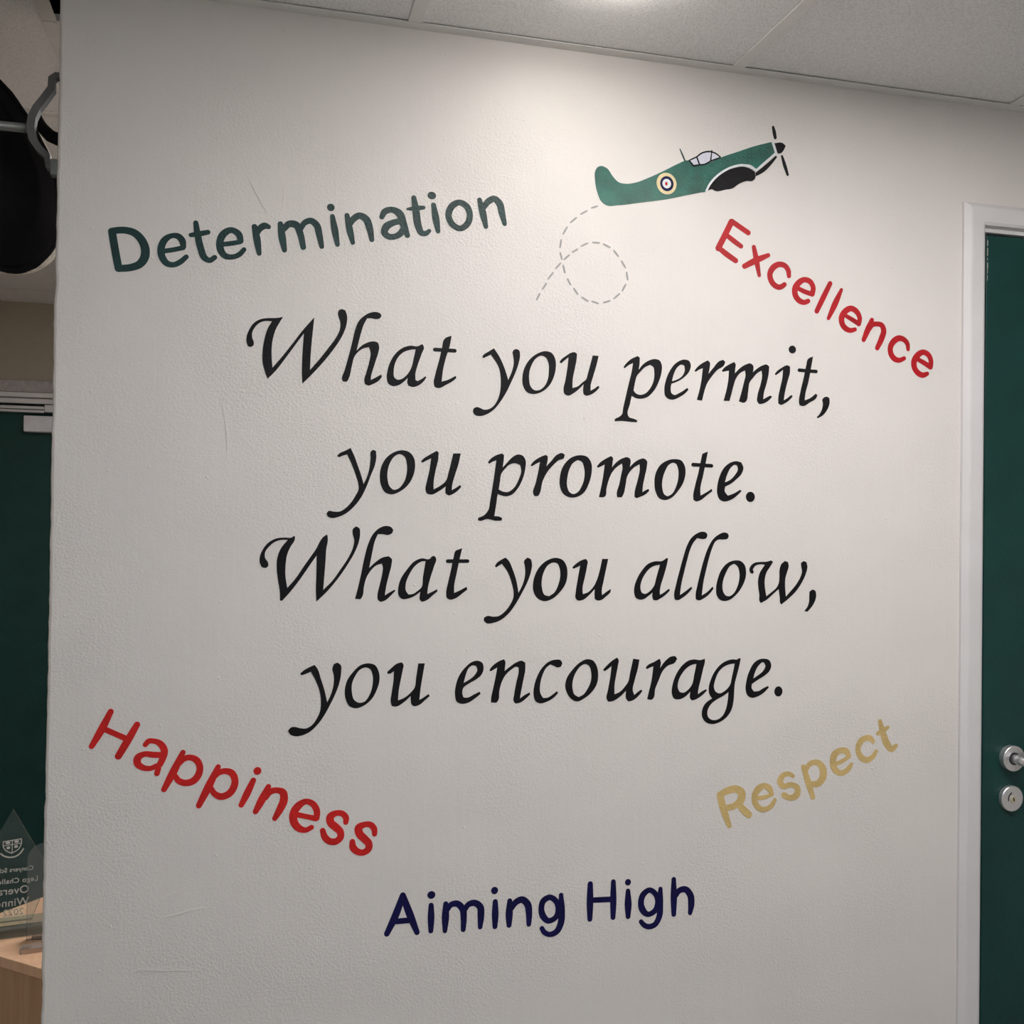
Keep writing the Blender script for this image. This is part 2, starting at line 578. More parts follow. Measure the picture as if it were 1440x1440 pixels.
# traced paint shapes on the wall, in tenths of a millimetre (x along the wall, z up)
WORDS = {
'Determination': [
 ('D', [('S',[(831,20113,59),(883,19818,59),(939,19534,59)]),('S',[(827,20117,53),(930,20142,53),(1037,20149,55),(1165,20119,60),(1268,20027,64),(1333,19878,67),(1322,19728,67),(1253,19625,62),(1132,19565,57),(939,19532,55)])]),
 ('e', [('S',[(1622,19865,38),(1763,19899,38),(1911,19943,38)]),('S',[(1915,19962,43),(1892,20061,54),(1831,20121,49),(1733,20122,40),(1634,20054,51),(1576,19920,56),(1591,19770,56),(1669,19669,51),(1763,19655,43),(1865,19705,43),(1962,19800,38)])]),
 ('t', [('S',[(2100,20361,41),(2131,20174,52),(2190,19936,54),(2243,19808,52),(2322,19770,43),(2403,19826,39)]),('S',[(2026,20158,34),(2153,20188,43),(2290,20227,39)])]),
 ('e', [('S',[(2533,20050,39),(2667,20077,39),(2801,20112,37)]),('S',[(2805,20131,48),(2776,20229,55),(2652,20293,48),(2534,20218,57),(2479,20087,57),(2494,19954,57),(2569,19862,50),(2681,19855,41),(2793,19908,41),(2861,19991,37)])]),
 ('r', [('S',[(3022,20379,46),(3067,20160,58),(3102,19947,39)]),('S',[(3058,20276,46),(3113,20363,51),(3188,20410,53),(3245,20398,39)])]),
 ('m', [('S',[(3436,20462,44),(3467,20241,61),(3507,20036,42)]),('S',[(3479,20371,47),(3581,20475,56),(3689,20468,61),(3756,20336,56),(3811,20108,47)]),('S',[(3760,20403,42),(3834,20521,47),(3927,20558,52),(4019,20501,57),(4070,20339,54),(4113,20145,40)])]),
 ('i', [('E',(4253,20811,63,62)),('S',[(4281,20663,40),(4327,20433,57),(4373,20198,38)])]),
 ('n', [('S',[(4524,20702,41),(4575,20454,57),(4626,20254,38)]),('S',[(4573,20562,48),(4631,20651,53),(4733,20716,55),(4841,20670,62),(4903,20526,60),(4944,20329,41)])]),
 ('a', [('S',[(5109,20730,44),(5149,20814,53),(5276,20866,51),(5406,20813,66),(5471,20653,66),(5548,20453,46)]),('S',[(5449,20692,49),(5292,20642,53),(5177,20554,63),(5157,20468,58),(5223,20408,53),(5332,20413,49),(5428,20474,54),(5487,20581,49)])]),
 ('t', [('S',[(5650,21103,44),(5691,20868,64),(5739,20616,61),(5794,20515,52),(5868,20514,44),(5924,20561,34)]),('S',[(5543,20903,20),(5678,20927,42),(5820,20953,32)])]),
 ('i', [('E',(5960,21174,74,64)),('S',[(5992,21013,42),(6037,20776,62),(6077,20569,39)])]),
 ('o', [('C',[(6444,21099,50),(6570,21046,57),(6630,20898,55),(6587,20739,55),(6463,20649,50),(6319,20715,55),(6255,20865,57),(6315,21023,57)])]),
 ('n', [('S',[(6800,21174,43),(6862,20949,63),(6919,20723,40)]),('S',[(6878,21062,50),(6948,21156,55),(7062,21221,56),(7157,21145,63),(7200,20992,61),(7254,20802,41)])]),
],
'Excellence': [
 ('E', [('S',[(11590,21218,57),(11461,20960,57),(11330,20707,57)]),('S',[(11602,21226,50),(11757,21140,50),(11935,21045,49)]),('S',[(11510,20953,45),(11652,20861,49),(11789,20781,45)]),('S',[(11333,20717,48),(11511,20601,54),(11683,20504,50)])]),
 ('x', [('S',[(12053,20786,42),(12107,20557,54),(12169,20265,35)]),('S',[(11866,20414,50),(12110,20546,59),(12351,20657,40)])]),
 ('c', [('S',[(12787,20300,43),(12773,20400,50),(12701,20486,51),(12586,20504,53),(12457,20434,58),(12390,20304,55),(12418,20184,55),(12492,20102,55),(12585,20074,51),(12659,20103,49),(12696,20134,44)])]),
 ('e', [('S',[(12967,20086,43),(13117,20029,45),(13278,19990,47)]),('S',[(13280,19999,54),(13301,20114,50),(13234,20224,54),(13115,20254,52),(12988,20180,59),(12915,20062,59),(12931,19936,57),(13012,19849,55),(13120,19824,48),(13195,19854,45)])]),
 ('l', [('S',[(13660,20221,47),(13519,19948,54),(13381,19676,48)])]),
 ('l', [('S',[(13904,20119,33),(13773,19846,60),(13633,19557,36)])]),
 ('e', [('S',[(13996,19631,38),(14141,19564,44),(14276,19496,47)]),('S',[(14286,19491,49),(14306,19597,49),(14239,19721,55),(14119,19776,55),(13979,19699,60),(13912,19571,60),(13934,19457,56),(14017,19377,54),(14114,19354,47),(14204,19378,40)])]),
 ('n', [('S',[(14573,19583,44),(14485,19389,60),(14396,19191,44)]),('S',[(14510,19407,51),(14578,19489,51),(14685,19513,48),(14789,19494,53),(14833,19402,57),(14791,19244,59),(14695,19049,48)])]),
 ('c', [('S',[(15380,19062,37),(15365,19165,48),(15284,19247,52),(15179,19267,58),(15055,19196,61),(14984,19066,57),(15005,18941,57),(15084,18859,56),(15183,18838,48),(15292,18881,41)])]),
 ('e', [('S',[(15591,18883,43),(15732,18821,47),(15873,18750,51)]),('S',[(15885,18745,53),(15896,18865,51),(15837,18980,54),(15720,19026,54),(15586,18949,62),(15513,18818,62),(15537,18689,58),(15613,18610,56),(15714,18576,54),(15814,18609,41)])]),
],
'Happiness': [
 ('H', [('S',[(944,12502,46),(810,12218,59),(673,11968,44)]),('S',[(1340,12283,49),(1209,12042,59),(1070,11794,54)]),('S',[(857,12229,46),(1013,12151,44),(1168,12073,46)])]),
 ('a', [('S',[(1471,11961,40),(1517,12011,43),(1594,12013,41),(1700,11963,50),(1759,11859,55),(1729,11707,52),(1682,11607,47),(1655,11493,43)]),('S',[(1719,11784,47),(1598,11794,48),(1445,11808,45),(1362,11754,58),(1356,11673,56),(1440,11598,46),(1553,11579,41),(1649,11617,40)])]),
 ('p', [('S',[(2044,11812,42),(1898,11495,62),(1766,11235,45)]),('S',[(1990,11644,47),(2062,11709,47),(2160,11725,47),(2252,11683,52),(2308,11578,52),(2292,11450,56),(2216,11351,57),(2094,11321,52),(1987,11362,48),(1928,11451,40)])]),
 ('p', [('S',[(2593,11556,42),(2441,11228,63),(2305,10947,47)]),('S',[(2529,11396,47),(2603,11461,47),(2702,11482,48),(2803,11448,55),(2859,11336,55),(2841,11207,58),(2759,11104,58),(2642,11073,54),(2542,11128,47),(2482,11226,42)])]),
 ('i', [('E',(3213,11461,63,63)),('S',[(3150,11310,45),(3055,11101,58),(2966,10919,44)])]),
 ('n', [('S',[(3392,11196,43),(3290,10984,64),(3195,10801,46)]),('S',[(3344,11016,48),(3419,11108,52),(3530,11128,48),(3625,11088,59),(3644,10973,66),(3586,10819,62),(3503,10670,43)])]),
 ('e', [('S',[(3872,10707,44),(4019,10668,42),(4168,10628,46)]),('S',[(4180,10636,49),(4180,10754,54),(4112,10874,51),(4007,10919,47),(3881,10855,63),(3804,10733,66),(3813,10592,64),(3893,10486,58),(4006,10447,44),(4097,10486,42)])]),
 ('s', [('S',[(4661,10536,43),(4665,10607,50),(4600,10684,48),(4499,10697,48),(4404,10640,64),(4410,10551,64),(4494,10467,64),(4575,10373,60),(4576,10293,57),(4498,10227,55),(4401,10237,55),(4321,10309,55),(4281,10421,46)])]),
 ('s', [('S',[(5145,10311,43),(5140,10388,50),(5074,10470,50),(4981,10480,48),(4875,10425,66),(4891,10335,66),(4976,10241,64),(5052,10147,61),(5046,10072,59),(4961,10014,52),(4863,10035,55),(4786,10114,59),(4775,10206,46)])]),
],
'Respect': [
 ('R', [('S',[(11484,10620,66),(11576,10307,69),(11677,10051,47)]),('S',[(11478,10631,60),(11635,10696,66),(11807,10718,69),(11914,10655,75),(11905,10511,77),(11796,10420,61),(11610,10378,60)]),('S',[(11868,10434,55),(11970,10319,69),(12073,10231,64)])]),
 ('e', [('S',[(12235,10527,42),(12390,10537,39),(12545,10582,36)]),('S',[(12535,10601,42),(12490,10691,59),(12387,10749,53),(12262,10697,67),(12185,10562,58),(12207,10429,56),(12304,10329,53),(12430,10316,47),(12538,10379,47),(12602,10473,39)])]),
 ('s', [('S',[(12975,10902,39),(12886,10949,45),(12768,10920,53),(12707,10825,62),(12770,10724,56),(12933,10742,48),(13067,10674,59),(13054,10547,68),(12920,10498,54),(12792,10555,56)])]),
 ('p', [('S',[(13191,11062,48),(13296,10769,62),(13398,10483,48)]),('S',[(13243,10999,45),(13331,11115,51),(13490,11129,57),(13603,11008,71),(13605,10847,74),(13507,10737,66),(13335,10730,54)])]),
 ('e', [('S',[(13845,11075,40),(14012,11132,40),(14170,11217,35)]),('S',[(14158,11234,43),(14102,11315,61),(13980,11339,55),(13849,11263,69),(13817,11114,66),(13868,10977,63),(13990,10907,55),(14112,10949,52),(14188,11027,46),(14224,11074,29)])]),
 ('c', [('S',[(14687,11477,38),(14624,11540,55),(14515,11552,55),(14399,11473,64),(14354,11339,55),(14411,11206,61),(14535,11130,58),(14659,11174,52),(14754,11289,38)])]),
 ('t', [('S',[(14829,11859,44),(14903,11616,64),(15006,11394,70),(15094,11313,56),(15188,11378,41)]),('S',[(14785,11629,41),(14903,11684,53),(15005,11741,32)])]),
],
'Aiming High': [
 ('A', [('S',[(5638,9245,51),(5505,8885,63),(5377,8621,48)]),('S',[(5638,9245,51),(5779,8874,63),(5890,8600,46)]),('S',[(5543,8815,48),(5748,8816,48)])]),
 ('i', [('E',(6128,9214,69,65)),('S',[(6126,9038,44),(6129,8833,59),(6128,8604,42)])]),
 ('m', [('S',[(6380,9042,44),(6378,8812,64),(6372,8583,39)]),('S',[(6401,8931,44),(6469,9018,49),(6569,9032,54),(6675,8933,59),(6697,8761,54),(6692,8579,44)]),('S',[(6707,8906,45),(6781,9002,50),(6881,9019,55),(6983,8945,60),(7000,8785,60),(6990,8595,40)])]),
 ('i', [('E',(7237,9204,61,64)),('S',[(7252,9009,45),(7255,8788,60),(7253,8580,43)])]),
 ('n', [('S',[(7512,9003,45),(7505,8767,65),(7505,8583,45)]),('S',[(7542,8875,50),(7617,8968,55),(7732,9008,58),(7831,8926,63),(7862,8763,58),(7862,8570,43)])]),
 ('g', [('S',[(8446,9031,41),(8458,8763,62),(8440,8516,59),(8369,8397,54),(8238,8359,46),(8141,8412,46),(8102,8475,43)]),('C',[(8237,9008,49),(8361,8921,51),(8397,8793,51),(8365,8664,49),(8217,8599,49),(8119,8692,59),(8086,8831,53),(8126,8959,54)])]),
 ('H', [('S',[(8986,9185,49),(8985,8871,62),(8987,8565,47)]),('S',[(9421,9191,45),(9425,8836,60),(9423,8558,45)]),('S',[(9017,8896,49),(9406,8883,50)])]),
 ('i', [('E',(9700,9162,57,58)),('S',[(9702,9007,42),(9708,8763,66),(9710,8550,45)])]),
 ('g', [('S',[(10327,8995,40),(10322,8714,61),(10305,8485,56),(10221,8359,51),(10093,8337,48),(10001,8388,45),(9960,8437,42)]),('C',[(10112,8991,48),(10242,8899,51),(10280,8755,53),(10227,8614,51),(10084,8559,48),(9984,8652,61),(9953,8774,56),(9995,8918,56)])]),
 ('h', [('S',[(10585,9150,43),(10590,8821,62),(10593,8517,46)]),('S',[(10620,8844,48),(10694,8936,54),(10806,8953,57),(10911,8847,62),(10935,8665,62),(10915,8517,43)])]),
],
'What you permit,': [
 ('W', [('O',[[(3503,18925),(3443,18821),(3394,18724),(3355,18601),(3332,18463),(3330,18257),(3346,18078),(3469,18231),(3666,18499),(3847,18752),(4010,18951),(3992,18743),(3973,18517),(3960,18292),(3953,18070),(4110,18265),(4243,18446),(4377,18645),(4432,18770),(4439,18893),(4406,18995),(4397,19047),(4413,19100),(4465,19118),(4518,19104),(4549,19022),(4549,18900),(4513,18758),(4447,18615),(4346,18452),(4179,18226),(3978,17990),(3832,17835),(3822,18008),(3826,18319),(3845,18674),(3733,18512),(3569,18270),(3373,17999),(3271,17891),(3232,17987),(3188,18147),(3184,18352),(3206,18524),(3261,18724),(3326,18843),(3226,18842),(3144,18814),(3062,18737),(3011,18623),(3016,18547),(3042,18480),(3039,18429),(2993,18399),(2949,18410),(2926,18473),(2925,18559),(2964,18680),(3036,18795),(3143,18865),(3259,18890),(3408,18903)]])]),
 ('h', [('O',[[(5130,19051),(5101,19005),(5031,18987),(4961,18996),(4888,18991),(4832,18883),(4794,18758),(4758,18615),(4719,18438),(4811,18531),(4915,18590),(5011,18608),(5072,18590),(5096,18530),(5084,18424),(5042,18281),(5000,18138),(4967,18014),(4963,17952),(5046,18000),(5137,18054),(5151,18014),(5100,17950),(4996,17884),(4926,17857),(4870,17878),(4855,17929),(4888,18080),(4937,18275),(4953,18416),(4925,18508),(4830,18480),(4752,18423),(4693,18349),(4643,18172),(4591,17951),(4565,17905),(4501,17902),(4483,17937),(4524,18096),(4589,18344),(4654,18627),(4694,18804),(4744,18930),(4838,19032),(4942,19091),(5047,19107),(5109,19085)]])]),
 ('a', [('O',[[(5831,18611),(5858,18574),(5819,18429),(5759,18248),(5720,18087),(5725,17990),(5763,17974),(5843,18022),(5896,18064),(5911,18043),(5862,17970),(5773,17898),(5675,17868),(5604,17886),(5585,17938),(5590,18018),(5506,17935),(5418,17881),(5330,17870),(5258,17914),(5234,17992),(5246,18133),(5297,18295),(5392,18441),(5514,18536),(5638,18573),(5745,18567)],[(5719,18516),(5639,18504),(5533,18466),(5428,18372),(5368,18245),(5349,18121),(5363,18016),(5416,17980),(5487,17996),(5575,18071),(5653,18207),(5686,18351)]])]),
 ('t', [('O',[[(6341,18784),(6304,18581),(6252,18417),(6201,18200),(6177,17985),(6276,18017),(6420,18095),(6435,18060),(6385,18013),(6259,17935),(6115,17871),(6061,17890),(6042,17943),(6066,18104),(6126,18339),(6177,18574),(6208,18710),(6238,18742)]]),('S',[(6051,18529,32),(6399,18528,33)])]),
 ('y', [('O',[[(7092,18610),(7168,18509),(7254,18351),(7312,18209),(7357,18069),(7424,18232),(7454,18379),(7439,18506),(7429,18560),(7456,18607),(7503,18619),(7547,18599),(7564,18531),(7544,18384),(7490,18218),(7408,18028),(7326,17856),(7217,17679),(7107,17544),(6979,17455),(6859,17420),(6776,17434),(6735,17496),(6747,17550),(6802,17574),(6866,17559),(6922,17536),(7005,17543),(7097,17601),(7170,17713),(7214,17859),(7225,18005),(7216,18149),(7180,18292),(7104,18415),(7038,18498),(6974,18462),(6909,18428),(6887,18448),(6908,18486),(6991,18544)]])]),
 ('o', [('O',[[(8043,18613),(8139,18590),(8207,18493),(8224,18365),(8192,18180),(8108,18011),(7976,17895),(7825,17847),(7702,17873),(7625,17988),(7613,18133),(7649,18299),(7741,18450),(7872,18557)],[(7958,18529),(7854,18474),(7780,18360),(7740,18230),(7737,18084),(7766,17976),(7834,17915),(7919,17919),(8013,17988),(8078,18119),(8095,18267),(8084,18413),(8035,18502)]])]),
 ('u', [('O',[[(8571,18624),(8612,18598),(8608,18515),(8575,18328),(8539,18142),(8535,17985),(8628,18017),(8724,18096),(8791,18154),(8819,18248),(8875,18455),(8908,18585),(9020,18584),(8983,18424),(8917,18198),(8876,18047),(8876,17955),(8949,17995),(9021,18049),(9043,18022),(8979,17950),(8863,17876),(8795,17862),(8750,17884),(8736,17948),(8744,18063),(8667,17982),(8571,17904),(8456,17847),(8388,17877),(8372,17940),(8404,18117),(8440,18358),(8457,18529),(8380,18466),(8323,18413),(8290,18433),(8313,18471),(8408,18550),(8504,18611)]])]),
 ('p', [('O',[[(9765,18622),(9806,18592),(9803,18489),(9788,18375),(9867,18473),(9987,18555),(10108,18586),(10189,18566),(10236,18474),(10232,18360),(10183,18188),(10075,17994),(9955,17885),(9835,17852),(9725,17865),(9659,17900),(9627,17749),(9589,17551),(9610,17514),(9700,17486),(9764,17464),(9773,17425),(9641,17429),(9482,17438),(9337,17427),(9343,17461),(9421,17507),(9476,17555),(9498,17668),(9545,17876),(9611,18160),(9653,18331),(9677,18491),(9598,18450),(9519,18389),(9495,18407),(9528,18455),(9646,18565)],[(10008,18475),(9908,18428),(9819,18339),(9754,18261),(9721,18147),(9693,17995),(9734,17950),(9814,17922),(9914,17949),(10013,18048),(10082,18202),(10090,18353),(10073,18437)]])]),
 ('e', [('O',[[(10698,18608),(10770,18588),(10806,18513),(10782,18407),(10681,18288),(10559,18206),(10427,18152),(10414,18067),(10430,17982),(10481,17952),(10582,17989),(10684,18051),(10739,18091),(10766,18060),(10705,17995),(10583,17913),(10462,17864),(10370,17875),(10308,17929),(10291,18023),(10315,18194),(10394,18387),(10514,18536)],[(10627,18513),(10536,18452),(10466,18315),(10437,18198),(10539,18234),(10640,18305),(10690,18422),(10679,18497)]])]),
 ('r', [('O',[[(11142,18617),(11184,18581),(11185,18505),(11159,18369),(11258,18489),(11381,18620),(11454,18644),(11497,18607),(11466,18539),(11342,18455),(11218,18315),(11136,18196),(11086,18060),(11037,17871),(10933,17881),(10983,18055),(11022,18248),(11046,18469),(10968,18436),(10906,18395),(10881,18412),(10926,18472),(11039,18564)]])]),
 ('m', [('O',[[(11675,18617),(11703,18580),(11698,18493),(11692,18406),(11782,18497),(11908,18581),(12014,18606),(12063,18570),(12069,18493),(12058,18444),(12143,18516),(12249,18580),(12345,18604),(12395,18568),(12384,18431),(12339,18235),(12287,18057),(12278,17950),(12352,17992),(12427,18029),(12459,18003),(12406,17946),(12257,17866),(12193,17863),(12156,17906),(12159,18013),(12221,18229),(12251,18386),(12239,18486),(12144,18429),(12060,18337),(11997,18257),(11967,18082),(11916,17886),(11891,17871),(11781,17890),(11830,18056),(11880,18251),(11910,18388),(11899,18471),(11804,18421),(11721,18321),(11670,18183),(11623,18008),(11589,17889),(11470,17888),(11524,18080),(11563,18294),(11572,18452),(11499,18435),(11442,18422),(11429,18444),(11477,18501),(11571,18563)]])]),
 ('i', [('E',(12873,18916,76,74)),('O',[[(12776,18613),(12827,18591),(12828,18493),(12769,18275),(12718,18058),(12704,17950),(12773,17992),(12863,18060),(12887,18030),(12838,17975),(12709,17885),(12644,17863),(12594,17886),(12589,17954),(12630,18190),(12671,18368),(12684,18525),(12605,18462),(12534,18414),(12512,18438),(12551,18485),(12658,18562)]])]),
 ('t', [('O',[[(13310,18809),(13268,18574),(13216,18316),(13153,18077),(13143,17969),(13252,18013),(13372,18103),(13412,18079),(13384,18019),(13253,17935),(13101,17859),(13035,17876),(13023,17934),(13054,18132),(13117,18390),(13169,18628),(13207,18758)]]),('S',[(13023,18534,33),(13379,18527,33)])]),
 ('comma', [('O',[[(13616,18059),(13667,18032),(13672,17943),(13629,17822),(13542,17710),(13432,17643),(13401,17659),(13465,17727),(13519,17838),(13529,17937),(13517,17995),(13550,18040)]])]),
],
'you promote.': [
 ('y', [('O',[[(4644,16796),(4706,16667),(4778,16477),(4833,16321),(4870,16191),(4928,16324),(4966,16482),(4979,16640),(4983,16745),(5021,16778),(5070,16757),(5077,16661),(5056,16520),(4989,16343),(4914,16140),(4838,15981),(4719,15817),(4580,15693),(4450,15632),(4344,15616),(4284,15641),(4261,15693),(4299,15737),(4376,15724),(4479,15726),(4565,15776),(4666,15882),(4742,16005),(4784,16094),(4783,16181),(4737,16337),(4656,16543),(4588,16684),(4516,16661),(4448,16636),(4419,16653),(4456,16694),(4550,16744)]])]),
 ('o', [('O',[[(5528,16784),(5635,16757),(5716,16662),(5740,16521),(5712,16361),(5625,16200),(5503,16092),(5345,16032),(5239,16060),(5167,16172),(5142,16312),(5162,16488),(5247,16648),(5369,16743)],[(5476,16717),(5388,16679),(5310,16562),(5272,16420),(5274,16280),(5316,16158),(5379,16110),(5449,16126),(5536,16216),(5596,16376),(5599,16535),(5556,16675)]])]),
 ('u', [('O',[[(6109,16793),(6145,16764),(6138,16657),(6096,16460),(6063,16246),(6065,16130),(6163,16186),(6279,16287),(6322,16430),(6365,16610),(6399,16757),(6530,16762),(6493,16578),(6432,16380),(6389,16218),(6381,16125),(6453,16166),(6525,16217),(6549,16186),(6490,16122),(6400,16057),(6328,16033),(6273,16064),(6269,16126),(6277,16188),(6164,16106),(6021,16041),(5949,16057),(5926,16118),(5946,16261),(5988,16457),(6015,16662),(5940,16624),(5869,16583),(5839,16604),(5869,16640),(5975,16714)]])]),
 ('p', [('O',[[(7264,16784),(7302,16755),(7294,16655),(7280,16542),(7369,16639),(7461,16732),(7554,16775),(7639,16756),(7691,16675),(7689,16539),(7645,16356),(7562,16190),(7451,16070),(7340,16037),(7246,16057),(7194,16074),(7174,15911),(7140,15690),(7233,15681),(7280,15660),(7277,15615),(7178,15608),(7011,15638),(6882,15604),(6849,15618),(6854,15654),(6955,15700),(7036,15800),(7062,15945),(7096,16162),(7130,16397),(7163,16660),(7090,16631),(7038,16597),(7012,16620),(7052,16675),(7162,16750)],[(7500,16621),(7407,16595),(7324,16520),(7256,16428),(7234,16292),(7213,16156),(7283,16121),(7376,16114),(7487,16189),(7570,16336),(7614,16500),(7594,16591)]])]),
 ('r', [('O',[[(8056,16783),(8094,16760),(8095,16696),(8072,16582),(8162,16680),(8256,16784),(8361,16824),(8410,16797),(8391,16733),(8296,16693),(8201,16608),(8088,16477),(8005,16310),(7960,16108),(7932,16056),(7866,16051),(7841,16087),(7882,16289),(7926,16491),(7953,16656),(7877,16617),(7808,16575),(7783,16592),(7829,16652),(7951,16738)]])]),
 ('o', [('O',[[(8709,16797),(8826,16773),(8906,16665),(8917,16517),(8871,16312),(8767,16125),(8632,16049),(8497,16046),(8380,16117),(8325,16244),(8323,16391),(8384,16595),(8526,16746)],[(8652,16709),(8566,16655),(8500,16543),(8463,16394),(8459,16247),(8505,16138),(8573,16103),(8650,16132),(8736,16254),(8782,16421),(8770,16587),(8730,16678)]])]),
 ('m', [('O',[[(9277,16800),(9313,16769),(9310,16695),(9298,16598),(9389,16697),(9507,16769),(9596,16787),(9647,16751),(9653,16686),(9638,16611),(9727,16697),(9826,16756),(9916,16772),(9967,16732),(9968,16638),(9930,16450),(9893,16261),(9888,16164),(9954,16203),(10003,16226),(10020,16195),(9954,16131),(9775,16053),(9735,16080),(9738,16155),(9791,16371),(9832,16578),(9827,16668),(9728,16613),(9649,16536),(9591,16441),(9563,16291),(9516,16104),(9487,16062),(9407,16064),(9397,16110),(9444,16307),(9481,16494),(9500,16588),(9489,16672),(9390,16604),(9303,16508),(9236,16358),(9198,16208),(9177,16078),(9151,16061),(9059,16059),(9100,16243),(9136,16448),(9161,16644),(9085,16605),(9033,16581),(9013,16606),(9065,16669),(9191,16756)]])]),
 ('o', [('O',[[(10533,16781),(10636,16761),(10709,16659),(10725,16527),(10682,16355),(10581,16201),(10440,16066),(10319,16031),(10217,16061),(10145,16173),(10119,16323),(10141,16511),(10230,16665),(10371,16753)],[(10483,16713),(10392,16669),(10322,16554),(10274,16402),(10271,16251),(10318,16129),(10379,16099),(10460,16142),(10549,16295),(10588,16466),(10576,16617),(10538,16692)]])]),
 ('t', [('O',[[(11165,16939),(11120,16709),(11071,16478),(11022,16249),(11028,16125),(11137,16184),(11250,16254),(11261,16212),(11158,16137),(11015,16035),(10942,16019),(10891,16046),(10884,16113),(10918,16303),(10978,16533),(11026,16763),(11056,16894)]]),('S',[(10873,16690,34),(11241,16678,34)])]),
 ('e', [('O',[[(11746,16778),(11842,16758),(11885,16663),(11855,16556),(11740,16438),(11636,16358),(11521,16302),(11511,16221),(11575,16136),(11680,16171),(11826,16251),(11852,16225),(11785,16160),(11639,16061),(11493,16029),(11409,16066),(11361,16180),(11364,16314),(11414,16506),(11506,16662),(11631,16752)],[(11716,16712),(11632,16656),(11560,16529),(11514,16380),(11614,16425),(11718,16524),(11776,16631),(11758,16703)]])]),
 ('full_stop', [('E',(12035,16122,91,96))]),
],
'What you allow,': [
 ('W', [('O',[[(3754,15305),(3752,15253),(3681,15124),(3633,15004),(3611,14850),(3609,14662),(3642,14451),(3757,14585),(3922,14834),(4087,15075),(4253,15327),(4279,15338),(4288,15302),(4266,15077),(4257,14869),(4243,14662),(4228,14417),(4368,14558),(4502,14749),(4636,14958),(4711,15132),(4727,15254),(4699,15358),(4703,15436),(4758,15481),(4810,15450),(4824,15359),(4805,15220),(4739,15045),(4621,14836),(4470,14610),(4302,14403),(4118,14219),(4108,14386),(4111,14662),(4111,14989),(4023,14860),(3858,14610),(3693,14388),(3562,14238),(3528,14243),(3523,14388),(3489,14593),(3466,14798),(3475,14952),(3531,15106),(3638,15244),(3546,15243),(3446,15216),(3348,15139),(3275,15027),(3276,14951),(3327,14866),(3331,14815),(3295,14777),(3237,14789),(3195,14865),(3193,14950),(3233,15070),(3330,15198),(3462,15268),(3595,15281),(3696,15282),(3737,15305)]])]),
 ('h', [('O',[[(5384,15427),(5362,15374),(5292,15342),(5204,15355),(5122,15354),(5075,15240),(5034,15047),(4986,14785),(5089,14881),(5210,14961),(5315,14982),(5365,14935),(5361,14839),(5320,14663),(5279,14488),(5255,14321),(5342,14374),(5421,14417),(5433,14396),(5360,14321),(5239,14225),(5186,14215),(5139,14252),(5132,14313),(5165,14488),(5206,14680),(5216,14803),(5198,14859),(5107,14829),(5021,14750),(4945,14628),(4903,14471),(4875,14297),(4846,14257),(4756,14266),(4792,14402),(4848,14663),(4905,14959),(4962,15186),(5047,15362),(5150,15459),(5272,15496),(5352,15471)]])]),
 ('a', [('O',[[(6095,14992),(6123,14956),(6089,14805),(6029,14610),(5987,14416),(5983,14341),(6068,14380),(6149,14424),(6158,14385),(6087,14327),(5963,14230),(5892,14209),(5852,14248),(5854,14319),(5862,14381),(5765,14310),(5659,14267),(5553,14259),(5490,14320),(5480,14417),(5513,14575),(5634,14769),(5757,14902),(5881,14950),(6006,14938),(6060,14986)],[(5944,14902),(5882,14897),(5775,14831),(5671,14681),(5611,14522),(5613,14399),(5658,14334),(5729,14342),(5818,14398),(5879,14451),(5903,14628)]])]),
 ('t', [('O',[[(6579,15128),(6531,14914),(6489,14700),(6447,14468),(6448,14357),(6539,14396),(6665,14464),(6681,14417),(6594,14351),(6468,14263),(6377,14244),(6323,14272),(6309,14344),(6337,14521),(6388,14753),(6430,14967),(6465,15083),(6528,15110)]]),('S',[(6328,14904,32),(6677,14906,31)])]),
 ('y', [('O',[[(7352,14971),(7399,14929),(7486,14758),(7554,14559),(7595,14354),(7677,14522),(7712,14704),(7701,14831),(7690,14912),(7746,14971),(7803,14949),(7832,14858),(7815,14722),(7752,14540),(7647,14337),(7543,14157),(7418,13993),(7283,13886),(7145,13837),(7034,13831),(6978,13877),(6987,13931),(7042,13957),(7143,13944),(7245,13955),(7347,14026),(7448,14152),(7502,14269),(7504,14378),(7470,14523),(7393,14721),(7288,14862),(7233,14829),(7187,14797),(7164,14820),(7186,14862),(7287,14938)]])]),
 ('o', [('O',[[(8278,14970),(8394,14934),(8472,14815),(8487,14705),(8457,14521),(8344,14357),(8211,14248),(8059,14208),(7935,14267),(7863,14395),(7856,14504),(7892,14668),(7975,14813),(8107,14923)],[(8222,14887),(8127,14841),(8052,14722),(8016,14577),(8022,14431),(8067,14321),(8153,14293),(8248,14357),(8323,14503),(8355,14668),(8338,14796),(8299,14869)]])]),
 ('u', [('O',[[(8828,14954),(8858,14917),(8849,14816),(8813,14631),(8771,14429),(8778,14328),(8865,14355),(8981,14465),(9038,14576),(9094,14761),(9135,14956),(9248,14956),(9211,14780),(9165,14557),(9134,14391),(9139,14308),(9217,14363),(9305,14418),(9301,14372),(9218,14289),(9121,14221),(9052,14214),(9003,14244),(8998,14336),(9001,14419),(8905,14318),(8751,14217),(8683,14218),(8643,14264),(8646,14356),(8678,14576),(8723,14834),(8646,14797),(8598,14778),(8578,14806),(8626,14852),(8760,14935)]])]),
